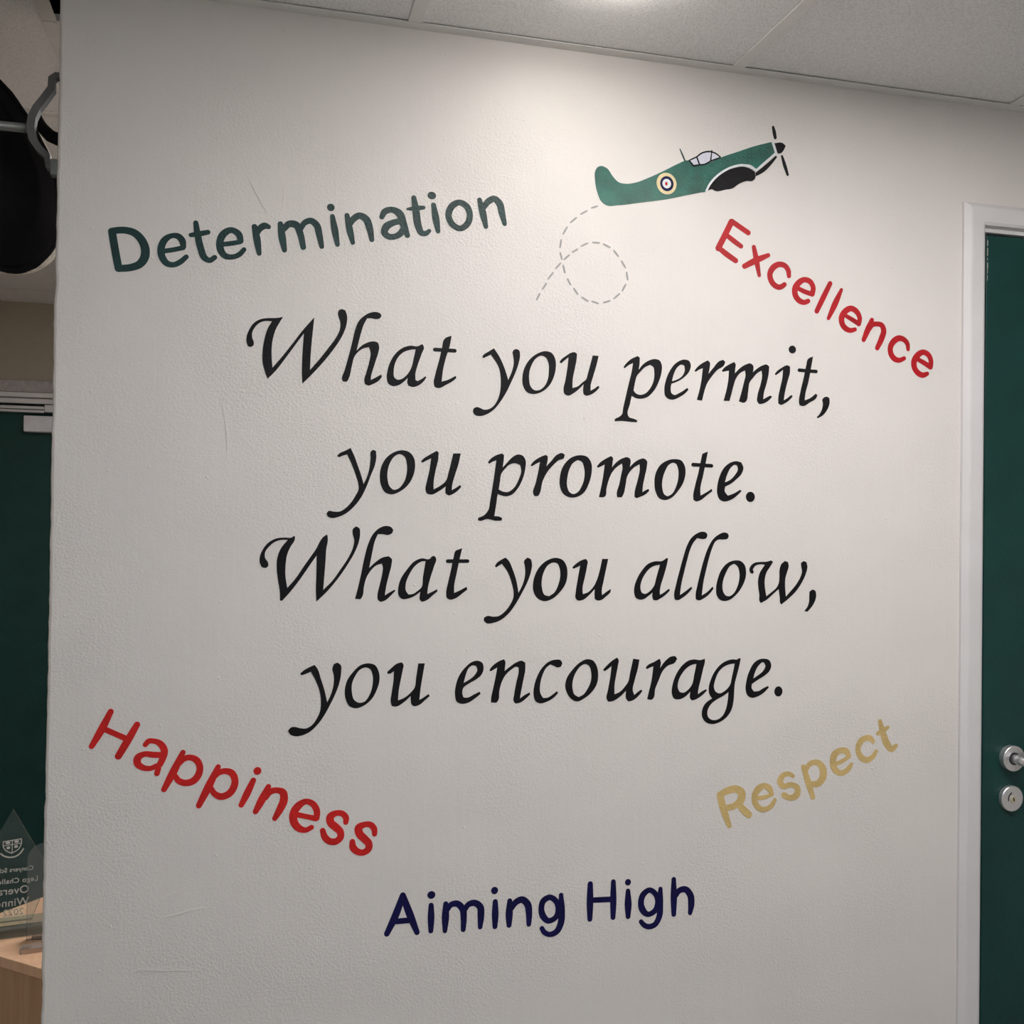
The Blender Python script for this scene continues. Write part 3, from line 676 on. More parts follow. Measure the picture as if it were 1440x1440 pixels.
 ('a', [('O',[[(10377,14980),(10402,14964),(10374,14836),(10319,14648),(10263,14473),(10247,14373),(10251,14310),(10308,14339),(10423,14419),(10445,14392),(10395,14339),(10252,14239),(10180,14209),(10122,14219),(10104,14273),(10106,14353),(10021,14287),(9935,14233),(9850,14227),(9785,14261),(9753,14341),(9754,14448),(9802,14594),(9900,14755),(10013,14869),(10142,14916),(10286,14923)],[(10247,14856),(10157,14842),(10057,14795),(9958,14688),(9889,14554),(9871,14434),(9898,14354),(9956,14327),(10034,14360),(10133,14467),(10175,14608),(10216,14755)]])]),
 ('l', [('O',[[(11173,15404),(11151,15342),(11100,15328),(11026,15335),(10970,15346),(10894,15258),(10830,15122),(10774,14932),(10718,14716),(10662,14473),(10642,14304),(10729,14358),(10867,14456),(10882,14425),(10817,14351),(10687,14250),(10600,14210),(10541,14224),(10529,14284),(10567,14500),(10637,14770),(10707,15013),(10777,15217),(10849,15339),(10951,15422),(11083,15464),(11150,15444)]])]),
 ('l', [('O',[[(11602,15388),(11576,15339),(11501,15325),(11382,15317),(11338,15289),(11279,15180),(11222,15016),(11158,14771),(11102,14526),(11075,14295),(11171,14349),(11288,14455),(11311,14424),(11245,14342),(11113,14241),(11010,14205),(10958,14228),(10953,14296),(10985,14472),(11034,14676),(11105,14934),(11191,15165),(11292,15330),(11410,15420),(11515,15455),(11582,15435)]])]),
 ('o', [('O',[[(11742,14941),(11848,14930),(11932,14855),(11963,14731),(11950,14608),(11884,14457),(11765,14306),(11646,14218),(11526,14191),(11437,14219),(11376,14294),(11360,14410),(11388,14580),(11460,14758),(11593,14895)],[(11721,14879),(11639,14840),(11558,14717),(11507,14594),(11486,14471),(11510,14348),(11555,14293),(11630,14279),(11705,14320),(11786,14443),(11825,14580),(11828,14717),(11789,14827)]])]),
 ('w', [('O',[[(12479,14944),(12514,14915),(12457,14829),(12382,14718),(12345,14566),(12354,14428),(12384,14273),(12493,14352),(12599,14441),(12637,14511),(12651,14635),(12654,14774),(12687,14871),(12763,14934),(12825,14913),(12842,14844),(12812,14733),(12775,14608),(12769,14469),(12789,14265),(12893,14371),(13016,14510),(13092,14636),(13122,14733),(13106,14831),(13097,14894),(13151,14936),(13214,14915),(13234,14831),(13201,14691),(13125,14538),(13002,14371),(12848,14232),(12695,14119),(12680,14136),(12663,14247),(12638,14409),(12524,14317),(12387,14207),(12274,14148),(12247,14180),(12241,14304),(12217,14442),(12211,14566),(12237,14690),(12349,14863),(12243,14870),(12152,14842),(12099,14773),(12123,14725),(12093,14690),(12047,14718),(12031,14773),(12061,14842),(12136,14897),(12257,14914),(12379,14919)]])]),
 ('comma', [('O',[[(13345,14398),(13400,14377),(13424,14314),(13410,14202),(13348,14090),(13248,13982),(13177,13991),(13239,14063),(13277,14160),(13281,14272),(13283,14356)]])]),
],
'you encourage.': [
 ('y', [('O',[[(4105,13172),(4148,13120),(4210,12946),(4273,12755),(4322,12547),(4385,12683),(4425,12855),(4423,12993),(4399,13097),(4420,13179),(4479,13204),(4535,13163),(4545,13042),(4519,12869),(4453,12678),(4362,12487),(4271,12321),(4160,12171),(4038,12062),(3907,12009),(3803,12004),(3727,12036),(3693,12097),(3734,12147),(3801,12156),(3885,12133),(3986,12126),(4070,12169),(4153,12277),(4210,12413),(4220,12550),(4206,12688),(4143,12879),(4047,13062),(3972,13029),(3896,13005),(3871,13032),(3921,13077),(4038,13143)]])]),
 ('o', [('O',[[(5006,13179),(5103,13151),(5175,13027),(5189,12905),(5144,12731),(5059,12577),(4922,12468),(4801,12432),(4697,12466),(4626,12590),(4610,12729),(4647,12901),(4740,13037),(4877,13156)],[(4947,13111),(4860,13078),(4776,12967),(4729,12847),(4728,12708),(4773,12568),(4852,12522),(4938,12537),(5023,12648),(5073,12820),(5071,12977),(5025,13083)]])]),
 ('u', [('O',[[(5559,13185),(5590,13149),(5579,13053),(5546,12878),(5514,12686),(5507,12543),(5604,12578),(5717,12663),(5782,12740),(5811,12924),(5844,13162),(5956,13159),(5927,12975),(5894,12764),(5871,12539),(5941,12577),(6030,12636),(6049,12600),(5978,12541),(5854,12447),(5783,12437),(5738,12469),(5725,12539),(5720,12610),(5605,12508),(5464,12439),(5402,12453),(5384,12515),(5399,12689),(5423,12864),(5429,13039),(5359,12997),(5324,12998),(5315,13027),(5367,13075),(5489,13169)]])]),
 ('e', [('O',[[(6888,13184),(6962,13147),(6987,13057),(6956,12950),(6856,12863),(6729,12795),(6629,12717),(6618,12620),(6641,12557),(6714,12554),(6823,12605),(6923,12650),(6942,12614),(6860,12550),(6715,12465),(6606,12451),(6523,12489),(6489,12605),(6501,12765),(6562,12942),(6670,13082),(6787,13169)],[(6788,13106),(6725,13063),(6672,12939),(6637,12808),(6728,12857),(6827,12935),(6877,13033),(6853,13096)]])]),
 ('n', [('O',[[(7350,13202),(7375,13157),(7371,13085),(7362,12995),(7464,13073),(7575,13143),(7678,13168),(7735,13131),(7737,13022),(7702,12824),(7667,12644),(7644,12509),(7733,12570),(7818,12613),(7833,12581),(7772,12523),(7641,12437),(7567,12425),(7532,12467),(7540,12575),(7580,12809),(7615,12971),(7614,13052),(7576,13066),(7483,13019),(7391,12940),(7318,12816),(7274,12655),(7253,12485),(7222,12450),(7129,12458),(7128,12515),(7162,12694),(7206,12908),(7231,13061),(7167,13026),(7112,12997),(7088,13015),(7129,13072),(7258,13168)]])]),
 ('c', [('O',[[(8380,13163),(8410,13117),(8392,13053),(8325,13037),(8257,13069),(8190,13094),(8115,13032),(8050,12906),(8011,12743),(8016,12598),(8065,12509),(8151,12512),(8245,12564),(8321,12620),(8344,12589),(8284,12526),(8133,12440),(8019,12416),(7933,12455),(7894,12565),(7901,12710),(7956,12890),(8048,13043),(8180,13149),(8275,13175)]])]),
 ('o', [('O',[[(8892,13173),(8984,13147),(9061,13035),(9085,12860),(9065,12734),(8975,12594),(8843,12488),(8694,12429),(8594,12472),(8519,12560),(8473,12703),(8507,12859),(8596,12982),(8735,13113)],[(8843,13087),(8752,13049),(8671,12949),(8615,12809),(8608,12668),(8643,12557),(8726,12504),(8809,12544),(8899,12660),(8947,12769),(8954,12927),(8910,13054)]])]),
 ('u', [('O',[[(9438,13190),(9467,13153),(9456,13042),(9425,12868),(9397,12694),(9399,12535),(9496,12572),(9614,12688),(9650,12735),(9696,12925),(9749,13164),(9869,13145),(9840,12986),(9783,12780),(9748,12589),(9778,12511),(9854,12570),(9913,12605),(9931,12576),(9872,12506),(9719,12406),(9660,12400),(9622,12449),(9618,12592),(9497,12484),(9346,12410),(9279,12408),(9253,12452),(9276,12618),(9315,12839),(9338,13045),(9271,12991),(9205,12952),(9179,12982),(9220,13023),(9354,13140)]])]),
 ('r', [('O',[[(10259,13153),(10281,13105),(10270,12984),(10364,13103),(10485,13189),(10563,13196),(10602,13147),(10556,13075),(10417,13021),(10331,12943),(10247,12768),(10180,12609),(10139,12434),(10113,12418),(10027,12429),(10060,12564),(10109,12771),(10140,13019),(10054,12989),(10012,12969),(9994,13002),(10028,13038),(10156,13099)]])]),
 ('a', [('O',[[(11149,13136),(11153,13103),(11120,12957),(11069,12747),(11027,12570),(11019,12489),(11107,12543),(11186,12578),(11195,12549),(11108,12470),(10967,12393),(10906,12378),(10870,12412),(10869,12542),(10773,12455),(10634,12406),(10546,12430),(10507,12519),(10517,12664),(10593,12872),(10714,13031),(10835,13110),(10941,13127),(11065,13113)],[(10986,13045),(10907,13035),(10802,12981),(10698,12870),(10633,12742),(10623,12613),(10667,12539),(10737,12526),(10824,12575),(10902,12670),(10944,12848)]])]),
 ('g', [('O',[[(11873,13130),(11852,13023),(11800,12827),(11757,12664),(11746,12517),(11734,12337),(11691,12175),(11594,12047),(11452,11962),(11309,11935),(11185,11972),(11113,12064),(11108,12194),(11163,12306),(11268,12384),(11307,12402),(11249,12482),(11236,12597),(11273,12742),(11369,12919),(11492,13039),(11617,13097),(11725,13113),(11797,13107),(11842,13130)],[(11753,13034),(11672,13027),(11565,12997),(11440,12901),(11362,12740),(11337,12610),(11373,12528),(11454,12493),(11552,12531),(11659,12634),(11702,12797)],[(11633,12512),(11535,12449),(11393,12380),(11270,12286),(11214,12174),(11228,12068),(11308,12011),(11415,12012),(11522,12082),(11583,12195),(11617,12341)]])]),
 ('e', [('O',[[(12351,13112),(12452,13085),(12499,12993),(12473,12894),(12364,12797),(12219,12718),(12105,12647),(12102,12573),(12148,12509),(12239,12512),(12348,12566),(12439,12602),(12454,12577),(12367,12492),(12222,12413),(12113,12392),(12022,12435),(11981,12543),(11992,12691),(12053,12887),(12160,13050),(12269,13105)],[(12306,13047),(12234,12982),(12162,12852),(12131,12747),(12236,12809),(12344,12897),(12380,12979),(12352,13038)]])]),
 ('full_stop', [('E',(12654,12495,83,95))]),
],
}
PLANE = [
 ('fuselage', 'paint_green', 1, [('O',[[(9019,21995),(9132,21966),(9246,21831),(9361,21735),(9503,21722),(9674,21758),(9931,21872),(10218,22023),(10507,22188),(10668,22265),(10747,22278),(10816,22165),(10978,22214),(11156,22282),(11349,22385),(11723,22543),(12025,22669),(12391,22792),(12461,22599),(12097,22246),(11983,22312),(11801,22313),(11575,22243),(11367,22125),(11189,21956),(11107,21838),(11073,21774),(11052,21726),(10984,21708),(10690,21628),(10282,21514),(9821,21416),(9338,21318),(9140,21299),(9041,21357),(8955,21522),(8910,21731),(8908,21877),(8949,21961)]])]),
 ('wing', 'paint_black', 1, [('O',[[(11103,21747),(11131,21840),(11249,21989),(11456,22148),(11636,22227),(11817,22267),(11969,22241),(12061,22195),(12062,22070),(12017,22024),(11881,22005),(11715,21925),(11610,21845),(11460,21803),(11251,21761),(11191,21786)]])]),
 ('nose_underside', 'paint_black', 1, [('O',[[(12486,22545),(12514,22520),(12396,22368),(12244,22213),(12077,22113),(12070,22182),(12243,22325)]])]),
 ('wing_outline', 'paint_white', 2, [('S',[(11076,21742,20),(11131,21854,20),(11234,21988,20),(11397,22128,20),(11591,22236,20),(11786,22292,20),(11938,22285,20),(12085,22228,20)]),('S',[(12085,22228,18),(12288,22416,18),(12486,22587,18)]),('S',[(12428,22782,18),(12483,22587,18)])]),
 ('spinner', 'paint_black', 1, [('O',[[(12459,22777),(12623,22798),(12688,22754),(12670,22705),(12579,22597),(12526,22591),(12491,22686)]])]),
 ('propeller_blade', 'paint_black', 1, [('S',[(12425,23076,24),(12451,22975,35),(12470,22882,29)])]),
 ('propeller_blade', 'paint_black', 1, [('S',[(12616,22548,21),(12674,22383,35),(12738,22210,24)])]),
 ('aerial_mast', 'paint_dark_green', 1, [('S',[(10542,22464,8),(10587,22373,14),(10644,22257,14)])]),
 ('canopy', 'paint_pale_glass', 2, [('O',[[(10735,22277),(10864,22336),(10940,22402),(11035,22456),(11165,22475),(11261,22447),(11343,22395),(11144,22301),(11002,22226),(10813,22183)]])]),
 ('canopy_frame', 'paint_black', 3, [('S',[(10727,22271,11),(10800,22311,13),(10870,22349,13),(10964,22425,14),(11058,22464,14),(11165,22475,14),(11261,22450,13),(11345,22399,13)]),('S',[(10727,22271,11),(10768,22226,14),(10811,22179,16)]),('S',[(10811,22179,15),(10919,22208,13),(11026,22229,13),(11155,22302,13),(11346,22388,12)]),('S',[(10876,22343,14),(10931,22217,14)]),('S',[(11176,22504,8),(11152,22304,13)])]),
 ('roundel', 'paint_cream', 2, [('E',(10285,21801,195,197))]),
 ('roundel_ring', 'paint_navy', 3, [('E',(10290,21799,131,137))]),
 ('roundel_ring', 'paint_white', 4, [('E',(10286,21799,84,86))]),
 ('roundel_centre', 'paint_red', 5, [('E',(10277,21795,24,34))]),
]
DASHES = [
 [('S',[(8855,21226,14),(8907,21246,17),(8958,21266,14)])],
 [('S',[(8655,21098,14),(8710,21131,17),(8764,21165,14)])],
 [('S',[(8465,20932,14),(8516,20977,17),(8566,21022,14)])],
 [('S',[(8328,20714,14),(8362,20777,17),(8396,20839,14)])],
 [('S',[(8273,20470,14),(8282,20537,17),(8290,20603,14)])],
 [('S',[(8278,20373,14),(8294,20319,17),(8310,20264,14)])],
 [('S',[(8335,20154,14),(8352,20092,17),(8368,20029,14)])],
 [('S',[(8420,19917,14),(8448,19869,17),(8476,19821,14)])],
 [('S',[(8539,19758,14),(8575,19712,17),(8611,19665,14)])],
 [('S',[(8695,19611,14),(8751,19581,17),(8806,19551,14)])],
 [('S',[(8885,19554,14),(8941,19539,17),(8997,19524,14)])],
 [('S',[(9103,19545,14),(9161,19564,17),(9219,19584,14)])],
 [('S',[(9298,19631,14),(9348,19676,17),(9398,19721,14)])],
 [('S',[(9457,19786,14),(9487,19843,17),(9517,19901,14)])],
 [('S',[(9556,19990,14),(9544,20054,17),(9533,20118,14)])],
 [('S',[(9508,20207,14),(9471,20261,17),(9434,20315,14)])],
 [('S',[(9369,20401,14),(9328,20447,17),(9287,20493,14)])],
 [('S',[(9206,20547,14),(9148,20571,17),(9089,20595,14)])],
 [('S',[(9003,20610,14),(8944,20609,17),(8884,20608,14)])],
 [('S',[(8785,20587,14),(8726,20556,17),(8667,20525,14)])],
 [('S',[(8597,20464,14),(8552,20435,17),(8507,20407,14)])],
 [('S',[(8442,20346,14),(8398,20305,17),(8354,20263,14)])],
 [('S',[(8285,20190,14),(8243,20141,17),(8201,20091,14)])],
 [('S',[(8147,20010,14),(8105,19952,17),(8062,19895,14)])],
 [('S',[(8026,19807,14),(7994,19758,17),(7961,19709,14)])],
 [('S',[(7908,19620,14),(7882,19567,17),(7856,19513,14)])],
]

# ------------------------------------------------------------------ the room
X0, X1, Y0, Y1, ZC = ROOM['x0'], ROOM['x1'], ROOM['y0'], ROOM['y1'], ROOM['z']
structure(box('floor', X0 - 0.1, X1 + 0.1, Y0 - 0.1, Y1 + 0.1, -0.1, 0.0, MAT['floor']), 'grey-beige carpet floor')

DX0, DX1, DZ = 1.698, 2.566, 2.162        # opening for the right-hand door
def build_wall_front():
    """lettered wall: knocked, hand-plastered free end at x = 0, opening for a door"""
    rng = random.Random(3)
    zs = [i * 0.012 for i in range(int(2.56 / 0.012) + 1)]
    H = zs[-1]
    def rough(z, s):
        v = 0.0003 * math.sin(z * 9 + s) + 0.0003 * math.sin(z * 31 + 2 * s) + rng.uniform(-0.0006, 0.0006)
        for zc, wd, am in ((1.93, .02, .0030), (1.86, .03, -.0016), (1.73, .018, .0022), (1.62, .03, -.0012),
                           (1.30, .04, .0012), (1.12, .015, .0020), (0.98, .02, -.0018), (0.82, .02, .0016)):
            v += 0.55 * am * math.exp(-((z - zc) / wd) ** 2)
        return v
    rest = [(DX0, 0), (DX0, DZ), (DX1, DZ), (DX1, 0), (X1, 0), (X1, H)]
    edge = [rough(z, 1.0) for z in zs]
    bm = bmesh.new()
    def loop(y, inset):
        v = [bm.verts.new((edge[i] + inset, y, z)) for i, z in enumerate(zs)][::-1]
        return v + [bm.verts.new((x, y, z)) for x, z in rest]
    lo = [loop(0.0, 0.005), loop(0.0012, 0.0018), loop(0.005, 0.0), loop(WALL_T - 0.004, 0.0), loop(WALL_T, 0.004)]
    bm.faces.new(lo[0])
    bm.faces.new(lo[-1][::-1])
    n = len(lo[0])
    for a, b in zip(lo, lo[1:]):
        for i in range(n):
            j = (i + 1) % n
            bm.faces.new((a[i], b[i], b[j], a[j]))
    o = from_bm('wall_front', bm, MAT['wall'])
    return structure(o, 'cream painted plaster wall with hand painted lettering')
wall_front = build_wall_front()
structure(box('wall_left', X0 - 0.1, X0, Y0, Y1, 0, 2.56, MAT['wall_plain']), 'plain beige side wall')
structure(box('wall_right', X1, X1 + 0.1, Y0, WALL_T, 0, 2.56, MAT['wall_room']), 'plain off-white side wall')
structure(box('wall_rear', X0 - 0.1, X1 + 0.1, Y0 - 0.1, Y0, 0, 2.56, MAT['wall_room']), 'plain off-white wall opposite the lettering')
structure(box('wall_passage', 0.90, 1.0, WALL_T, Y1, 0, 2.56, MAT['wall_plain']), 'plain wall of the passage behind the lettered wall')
B0, B1, BZ = -1.0 + 0.06, -0.20, 2.052         # far door opening in the passage's end wall
def build_wall_back():
    pts = [(X0 - 0.1, 0), (X0 - 0.1, 2.56), (1.0, 2.56), (1.0, 0), (B1, 0), (B1, BZ), (B0, BZ), (B0, 0)]
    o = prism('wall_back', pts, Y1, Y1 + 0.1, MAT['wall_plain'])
    return structure(o, 'beige end wall of the passage above a green door')
build_wall_back()

# suspended ceiling: slab above, bars, tiles and edge angle one by one
ceil = structure(box('ceiling', X0 - 0.1, X1 + 0.1, Y0 - 0.1, Y1 + 0.1, 2.56, 2.66, MAT['plenum']),
                 'suspended ceiling of square mineral tiles in a white grid')
GX = [-0.641 + 0.6 * k for k in range(-1, 7)]
GY = [0.585 + 0.6 * k for k in range(-7, 4)]
TW = 0.012
def bar(name, x0, x1, y0, y1, z=ZC):
    bm = bmesh.new()
    add_box(bm, x0, x1, y0, y1, z, z + 0.003, 0.0006, 1)
    cx_, cy_ = (x0 + x1) / 2, (y0 + y1) / 2
    if x1 - x0 > y1 - y0:
        add_box(bm, x0, x1, cy_ - 0.001, cy_ + 0.001, z + 0.003, z + 0.03)
    else:
        add_box(bm, cx_ - 0.001, cx_ + 0.001, y0, y1, z + 0.003, z + 0.03)
    return from_bm(name, bm, MAT['grid'], ceil)
for x in GX:
    if X0 < x < X1:
        if x < 0 or True:
            y_hi = Y1 if x < 0.9 else 0
            if 0 < x:
                bar('grid_bar', x - TW, x + TW, Y0, -0.0235)
                if x < 0.9:
                    bar('grid_bar', x - TW, x + TW, WALL_T, Y1)
            elif x < -0.1:
                bar('grid_bar', x - TW, x + TW, Y0, Y1)
            else:
                bar('grid_bar', x - TW, x + TW, Y0, 0.1465)
                bar('grid_bar', x - TW, x + TW, 0.1495, Y1)
ys = [y for y in GY if Y0 < y < Y1 and abs(y) > 0.1]
xs_all = [X0 - TW] + [x for x in GX if X0 < x < X1] + [X1 + TW]
for y in ys:
    for a, b in zip(xs_all, xs_all[1:]):
        if y > 0 and a > 0.85:
            continue
        bar('grid_bar', a + TW + 0.0008, (b - TW - 0.0008) if b < 0.95 or y < 0 else 0.90, y - TW, y + TW, ZC + 0.0004)
# edge angle along the walls
def angle(x0, x1, y0, y1):
    bm = bmesh.new()
    add_box(bm, x0, x1, y0, y1, ZC, ZC + 0.002, 0.0005, 1)
    return from_bm('edge_trim', bm, MAT['grid'], ceil)
angle(0.004, X1, -0.0235, 0.0)
angle(0.004, 0.90, WALL_T, WALL_T + 0.024)
angle(X0, 0.90, Y1 - 0.024, Y1)
angle(X0, X0 + 0.024, Y0, Y1)
angle(X0, X1, Y0, Y0 + 0.024)
# tiles, tegular: their faces sit a little above the bars
tile_me = {}
def tile(x0, x1, y0, y1, skip_hole=None):
    w_, d_ = round(x1 - x0, 4), round(y1 - y0, 4)
    if w_ < 0.02 or d_ < 0.02:
        return
    bm = bmesh.new()
    add_box(bm, 0, w_, 0, d_, 0, 0.012)
    if (w_, d_) not in tile_me:
        bmesh.ops.recalc_face_normals(bm, faces=bm.faces)
        me = bpy.data.meshes.new('ceiling_tile')
        bm.to_mesh(me)
        me.materials.append(MAT['tile'])
        tile_me[(w_, d_)] = me
    bm.free()
    o = bpy.data.objects.new('ceiling_tile', tile_me[(w_, d_)])
    COL.objects.link(o)
    o.location = (x0, y0, ZC + 0.0032 + random.uniform(0, 0.0008))
    o.parent = ceil
xe = [X0] + [x for x in GX if X0 < x < X1] + [X1]
ye = [Y0] + [y for y in GY if Y0 < y < Y1 and abs(y) > 0.1] + [Y1]
ye = sorted(ye + [-0.0115])
g = 0.0035
for i in range(len(xe) - 1):
    for j in range(len(ye) - 1):
        a, b, c, d = xe[i], xe[i + 1], ye[j], ye[j + 1]
        cxm, cym = (a + b) / 2, (c + d) / 2
        if any(abs(cxm - p[0]) < 0.05 and abs(cym - p[1]) < 0.05 for p in PANELS):
            continue
        if cym > 0 and cxm > 0.9:
            continue
        if cym > 0 and a > -0.1 and b > 0 and c < 0.1:      # over the lettered wall itself
            c = 0.146 if a < 0 else WALL_T
        if cym > 0 and b > 0.9:
            b = 0.90
        if a < 0 < b and c < 0.05 and False:
            continue
        tile(a + g, b - g, c + g, d - g)
# ------------------------------------------------------------------ ceiling lamps
def downlight(x, y, watts, col):
    root = tag(empty('ceiling_downlight', (x, y, ZC)), 'round recessed ceiling downlight beside the lettered wall', 'ceiling light')
    seg = 40
    def ring(name, prof, mat):
        bm = bmesh.new()
        rings = [[bm.verts.new((r * math.cos(2 * math.pi * k / seg), r * math.sin(2 * math.pi * k / seg), z)) for k in range(seg)] for r, z in prof]
        for a, b in zip(rings, rings[1:]):
            for k in range(seg):
                bm.faces.new((a[k], a[(k + 1) % seg], b[(k + 1) % seg], b[k]))
        return from_bm(name, bm, mat, root)
    ring('bezel', [(0.060, 0.004), (0.060, -0.002), (0.058, -0.003), (0.052, -0.003), (0.049, 0.001)], MAT['lamp_rim'])
    bm = bmesh.new()
    rings = [[bm.verts.new((r * math.cos(2 * math.pi * k / seg), r * math.sin(2 * math.pi * k / seg), z)) for k in range(seg)]
             for r, z in ((0.050, 0.0), (0.050, -0.016), (0.046, -0.021), (0.034, -0.022))]
    for a, b in zip(rings, rings[1:]):
        for k in range(seg):
            bm.faces.new((a[k], a[(k + 1) % seg], b[(k + 1) % seg], b[k]))
    bm.faces.new(rings[-1])
    box('casing', -0.058, 0.058, -0.058, 0.058, 0.018, 0.05, MAT['lamp_rim'], root)
    from_bm('diffuser', bm, emitter('downlight_glow', col, watts / (math.pi * 0.050 ** 2 * math.pi)), root)
downlight(*DOWNLIGHT)
def panel(x, y, watts, col, label):
    root = tag(empty('ceiling_light_panel', (x, y, ZC)), label, 'ceiling light', 'square ceiling light panels')
    h = 0.286
    bm = bmesh.new()
    for a, b, c, d in ((-h, h, -h, -h + 0.015), (-h, h, h - 0.015, h), (-h, -h + 0.015, -h + 0.015, h - 0.015), (h - 0.015, h, -h + 0.015, h - 0.015)):
        add_box(bm, a, b, c, d, 0.003, 0.02)
    from_bm('panel_frame', bm, MAT['lamp_rim'], root)
    k = h - 0.015
    box('casing', -h, h, -h, h, 0.0202, 0.035, MAT['lamp_rim'], root)
    bm = bmesh.new()
    add_box(bm, -k, k, -k, k, 0.006, 0.010)
    from_bm('diffuser', bm, emitter('panel_glow', col, watts / ((2 * k) ** 2 * math.pi)), root)
for p in PANELS:
    panel(*p[:4], 'square flush ceiling light panel ' + p[4])

# ------------------------------------------------------------------ right-hand door and frame
def door_right():
    d = structure(empty('door_1', (DX0, 0, 0)), 'dark green door in a white gloss painted frame')
    def P(name, x0, x1, y0, y1, z0, z1, mat, bevel=0.0):
        return box(name, x0 - DX0, x1 - DX0, y0, y1, z0, z1, mat, d, bevel)
    def profile(name, pts, z0, z1=None):
        pass
    # architraves: chamfered back edge, flat face, rounded inner edge
    prof = [(1.6585, 0.0), (1.6585, -0.006), (1.668, -0.0145), (1.672, -0.0155), (1.697, -0.0150), (1.7025, -0.012), (1.7045, -0.004), (1.7045, 0.0)]
    def jamb(mirror):
        bm = bmesh.new()
        lo, hi = [], []
        for x, y in prof:
            xx = x if not mirror else (DX0 + DX1) - x
            top = 2.2045 - (x - 1.6585)
            lo.append(bm.verts.new((xx - DX0, y, 0.0)))
            hi.append(bm.verts.new((xx - DX0, y, top)))
        n = len(prof)
        for i in range(n):
            j = (i + 1) % n
            bm.faces.new((lo[i], lo[j], hi[j], hi[i]))
        bm.faces.new(lo); bm.faces.new(hi)
        return from_bm('architrave', bm, MAT['gloss_white'], d)
    jamb(False); jamb(True)
    bm = bmesh.new()
    le, ri = [], []
    for x, y in prof:
        z = 2.2045 - (x - 1.6585)
        le.append(bm.verts.new((x - DX0, y, z)))
        ri.append(bm.verts.new(((DX0 + DX1) - x - DX0, y, z)))
    n = len(prof)
    for i in range(n):
        j = (i + 1) % n
        bm.faces.new((le[i], le[j], ri[j], ri[i]))
    bm.faces.new(le); bm.faces.new(ri)
    from_bm('architrave', bm, MAT['gloss_white'], d)
    # lining the door closes into
    P('door_lining', DX0, 1.7095, -0.001, WALL_T, 0, DZ, MAT['gloss_white'], 0.0012)
    P('door_lining', DX1 - 0.0115, DX1, -0.001, WALL_T, 0, DZ, MAT['gloss_white'], 0.0012)
    P('door_lining', 1.7095, DX1 - 0.0115, -0.001, WALL_T, 2.150, DZ, MAT['gloss_white'], 0.0012)
    P('door_stop', 1.7095, 1.722, 0.050, 0.075, 0, 2.150, MAT['gap'])
    P('door_stop', 1.722, DX1 - 0.024, 0.050, 0.075, 2.138, 2.150, MAT['gap'])
    leaf = P('door_leaf', 1.7165, DX1 - 0.0165, 0.0015, 0.046, 0.006, 2.1455, MAT['door_green'], 0.0018)
    # strike plate let into the lining's edge
    P('strike_plate', 1.7040, 1.7098, -0.0018, 0.03, 1.103, 1.160, MAT['bracket'], 0.0008)
    # worn paint along the leaf's edge
    rng = random.Random(5)
    bm = bmesh.new()
    z = 2.135
    while z > 2.06:
        hgt = rng.uniform(0.004, 0.016)
        add_box(bm, 1.7192 - DX0, 1.7192 + rng.uniform(0.0004, 0.0013) - DX0, 0.0010, 0.0020, z - hgt, z)
        z -= hgt + rng.uniform(0.0005, 0.005)
    from_bm('paint_chip', bm, MAT['chip'], d)
    # lever handle on a round rose
    hx, hz = 1.7785, 1.1040
    hd = tag(empty('lever_handle', (hx, 0.0015, hz)), 'satin metal lever handle on a round rose on the green door', 'door handle')
    hd.parent = None
    lathe_y('rose', [(0.0, 0.0), (0.0235, 0.0), (0.0245, -0.001), (0.0245, -0.0085), (0.0252, -0.0090), (0.0252, -0.0145), (0.0242, -0.0155), (0.0125, -0.0155), (0.0125, -0.0145), (0.0, -0.0145)], (0, 0), MAT['aluminium'], hd)
    lathe_y('collar', [(0.0122, -0.0148), (0.0122, -0.0160), (0.0096, -0.0160), (0.0096, -0.0148)], (0, 0), MAT['gap'], hd)
    tube('lever', [(0, -0.009, 0), (0, -0.034, 0), (0.002, -0.041, 0), (0.008, -0.047, -0.0005), (0.018, -0.050, -0.001), (0.06, -0.050, -0.002), (0.118, -0.049, -0.003), (0.124, -0.048, -0.003)],
         [0.0092, 0.0092, 0.0094, 0.0096, 0.0096, 0.0095, 0.009, 0.006], MAT['aluminium'], hd, 24)
    # lock escutcheon with swing cover slot and key cylinder
    lx, lz = 1.7790, 1.0235
    lk = tag(empty('lock_escutcheon', (lx, 0.0015, lz)), 'round satin metal lock cover with keyhole below the lever handle', 'door lock')
    lathe_y('plate', [(0.0, 0.0), (0.0245, 0.0), (0.0252, -0.001), (0.0252, -0.0095), (0.0238, -0.0108), (0.0, -0.0108)], (0, 0), MAT['aluminium'], lk)
    lathe_y('key_cylinder', [(0.0, -0.0100), (0.0075, -0.0104), (0.0075, -0.0116), (0.006, -0.0124), (0.0, -0.0124)], (0.0015, -0.001), MAT['brass'], lk, 24)
    me = paint_mesh('keyhole', [('S', [(10, 22, 9), (15, -10, 14), (22, -42, 9)])], 0.0128, back=0.0120)
    link('keyhole', me, MAT['gap'], lk)
    me = paint_mesh('cover_slot', [('S', [(-30, 118, 13), (-72, 78, 12), (-98, 20, 12), (-100, -28, 12)])], 0.0112, back=0.0104)
    link('cover_slot', me, MAT['gap'], lk)
door_right()
structure(box('baseboard_front', 0.0, 1.6585, -0.014, 0.0, 0.0, 0.10, MAT['gloss_white'], None, 0.003), 'white skirting board')

